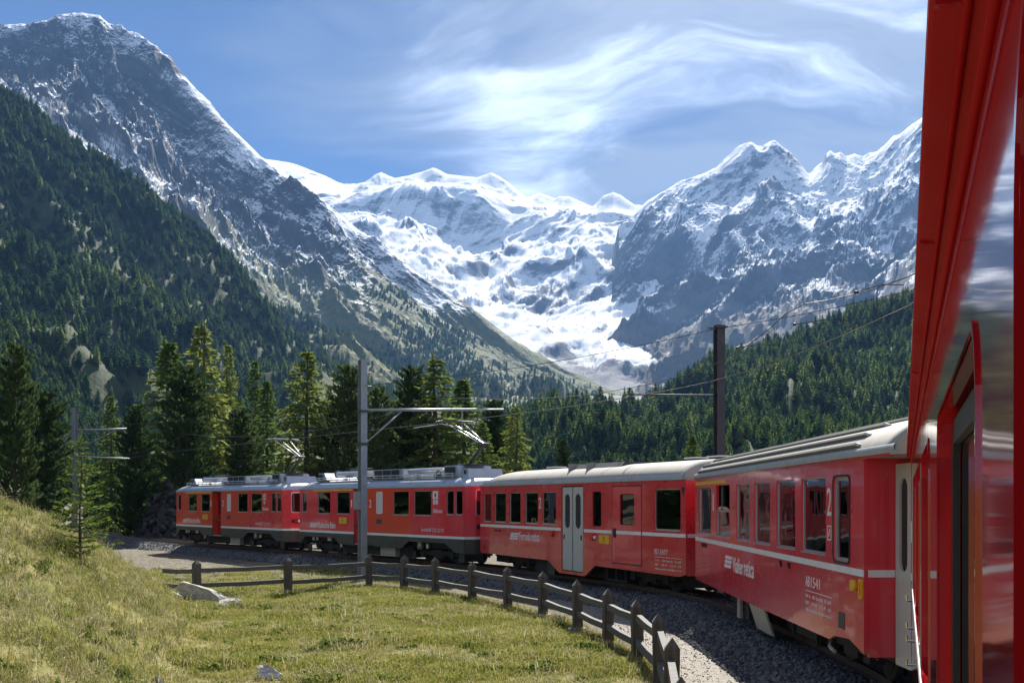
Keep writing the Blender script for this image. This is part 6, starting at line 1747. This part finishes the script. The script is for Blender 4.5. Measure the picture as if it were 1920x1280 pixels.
scatter('bank_grass', g2, np.stack([s2*1.1, s2*1.1, s2], -1), np.stack([nr_.randn(len(g2))*0.12, 0.25+nr_.randn(len(g2))*0.15, nr_.rand(len(g2))*6.28], -1), kind2(g2, p2), longg, 'long dry grass on the bank at the left')
# weeds along the fence foot
fp = resample(np.array(FENCE_XY, float), 0.05)
k = nr_.randint(0, len(fp), 900)
wx = fp[k] + nr_.randn(900, 2)*0.16
wz = ground_h(wx[:, 0], wx[:, 1])
sw = 0.4 + 0.7*nr_.rand(900)
scatter('fence_weeds', np.stack([wx[:, 0], wx[:, 1], wz], -1), np.stack([sw, sw, sw], -1), np.stack([0*sw, 0*sw, nr_.rand(900)*6.28], -1), nr_.randint(0, 4, 900), longg, 'weeds and tufts along the foot of the fence')

# ------------------------------------------------------------ loose ballast stones
def stone_mesh(seed):
    bm = bmesh.new(); bmesh.ops.create_icosphere(bm, subdivisions=1, radius=1.0); r = random.Random(seed)
    for v in bm.verts: v.co = Vector((v.co.x*r.uniform(0.75, 1.15), v.co.y*r.uniform(0.6, 1.0), v.co.z*r.uniform(0.5, 0.85)))
    me = bpy.data.meshes.new('ballast_stone'); bm.to_mesh(me); bm.free(); me.materials.append(M['stone']); return me
STN = [stone_mesh(i) for i in range(5)]
ns = 42000
ki = nr_.randint(34, len(trk)-6, ns)
ki = np.where(nr_.rand(ns) < 0.6, nr_.randint(46, 110, ns), ki)
of = np.where(nr_.rand(ns) < 0.85, nr_.uniform(0.6, 2.12, ns), nr_.uniform(-2.0, 0.5, ns))
al = nr_.uniform(-0.3, 0.3, ns)
sx = trk[ki, 0] + tnor[ki, 0]*of + tdir[ki, 0]*al; sy = trk[ki, 1] + tnor[ki, 1]*of + tdir[ki, 1]*al
sz = np.interp(of, [-2.3, -1.5, -1.2, 1.2, 1.45, 1.7, 2.0, 2.25], [-0.7, -0.24, -0.17, -0.17, -0.22, -0.36, -0.52, -0.56]) + nr_.uniform(-0.01, 0.02, ns)
ss = nr_.uniform(0.026, 0.062, ns)
scatter('ballast_stones', np.stack([sx, sy, sz], -1), np.stack([ss, ss, ss], -1), nr_.rand(ns, 3)*6.28, nr_.randint(0, 5, ns), STN, 'loose grey ballast stones beside the rails')

M['pebble'] = leafmat('path_pebble', [(0.16, 0.14, 0.12), (0.27, 0.245, 0.21), (0.38, 0.36, 0.33)], 0.0, vscale=0.5)
PB = []
for me in STN[:3]:
    m_ = me.copy(); m_.materials.clear(); m_.materials.append(M['pebble']); PB.append(m_)
npb = 5200
kp = nr_.randint(30, 118, npb); op = nr_.uniform(2.0, 3.3, npb)
px_, py_ = trk[kp, 0] + tnor[kp, 0]*op + tdir[kp, 0]*nr_.uniform(-0.3, 0.3, npb), trk[kp, 1] + tnor[kp, 1]*op + tdir[kp, 1]*nr_.uniform(-0.3, 0.3, npb)
sp_ = nr_.uniform(0.008, 0.024, npb)*np.where(nr_.rand(npb) < 0.06, 1.9, 1.0)
scatter('path_pebbles', np.stack([px_, py_, np.full(npb, -0.542)], -1), np.stack([sp_]*3, -1), nr_.rand(npb, 3)*6.28, nr_.randint(0, 3, npb), PB, 'small stones strewn on the gravel path')

M['rubble'] = leafmat('dark_shaded_rubble', [(0.012, 0.011, 0.010), (0.035, 0.032, 0.03), (0.09, 0.083, 0.078)], 0.0, vscale=0.5)  # darkened to match the heap, shade included in the colour
RB = []
for me in STN:
    m_ = me.copy(); m_.materials.clear(); m_.materials.append(M['rubble']); RB.append(m_)
hm = [o for o in COL.objects if o.name == 'spoil_heap'][0]
hv = np.empty(len(hm.data.vertices)*3, np.float32); hm.data.vertices.foreach_get('co', hv); hv = hv.reshape(-1, 3)
hv = hv[nr_.choice(len(hv), 1500)] + nr_.randn(1500, 3)*0.08 + np.array(hm.location)
rs_ = 0.06 + 0.34*nr_.rand(1500)**3
scatter('heap_rubble', hv, np.stack([rs_]*3, -1), nr_.rand(1500, 3)*6.28, nr_.randint(0, 5, 1500), RB, 'stones and clods, darkened as if shaded, lying on the spoil heap')

# ------------------------------------------------------------ mountain air
hz = bpy.data.materials.new('haze'); hz.use_nodes = True
nt = hz.node_tree; nt.nodes.clear()
ho = nt.nodes.new('ShaderNodeOutputMaterial'); pv = nt.nodes.new('ShaderNodeVolumePrincipled')
pv.inputs['Color'].default_value = (0.26, 0.52, 1.0, 1); pv.inputs['Density'].default_value = 5.4e-5; pv.inputs['Anisotropy'].default_value = 0.0
nt.links.new(pv.outputs[0], ho.inputs['Volume'])
hb = MB().box(-9000, -2500, -60, 9000, 12500, 3400).build('haze', hz)
tag(hb, 'bluish mountain air filling the valley', None, None, 'stuff')
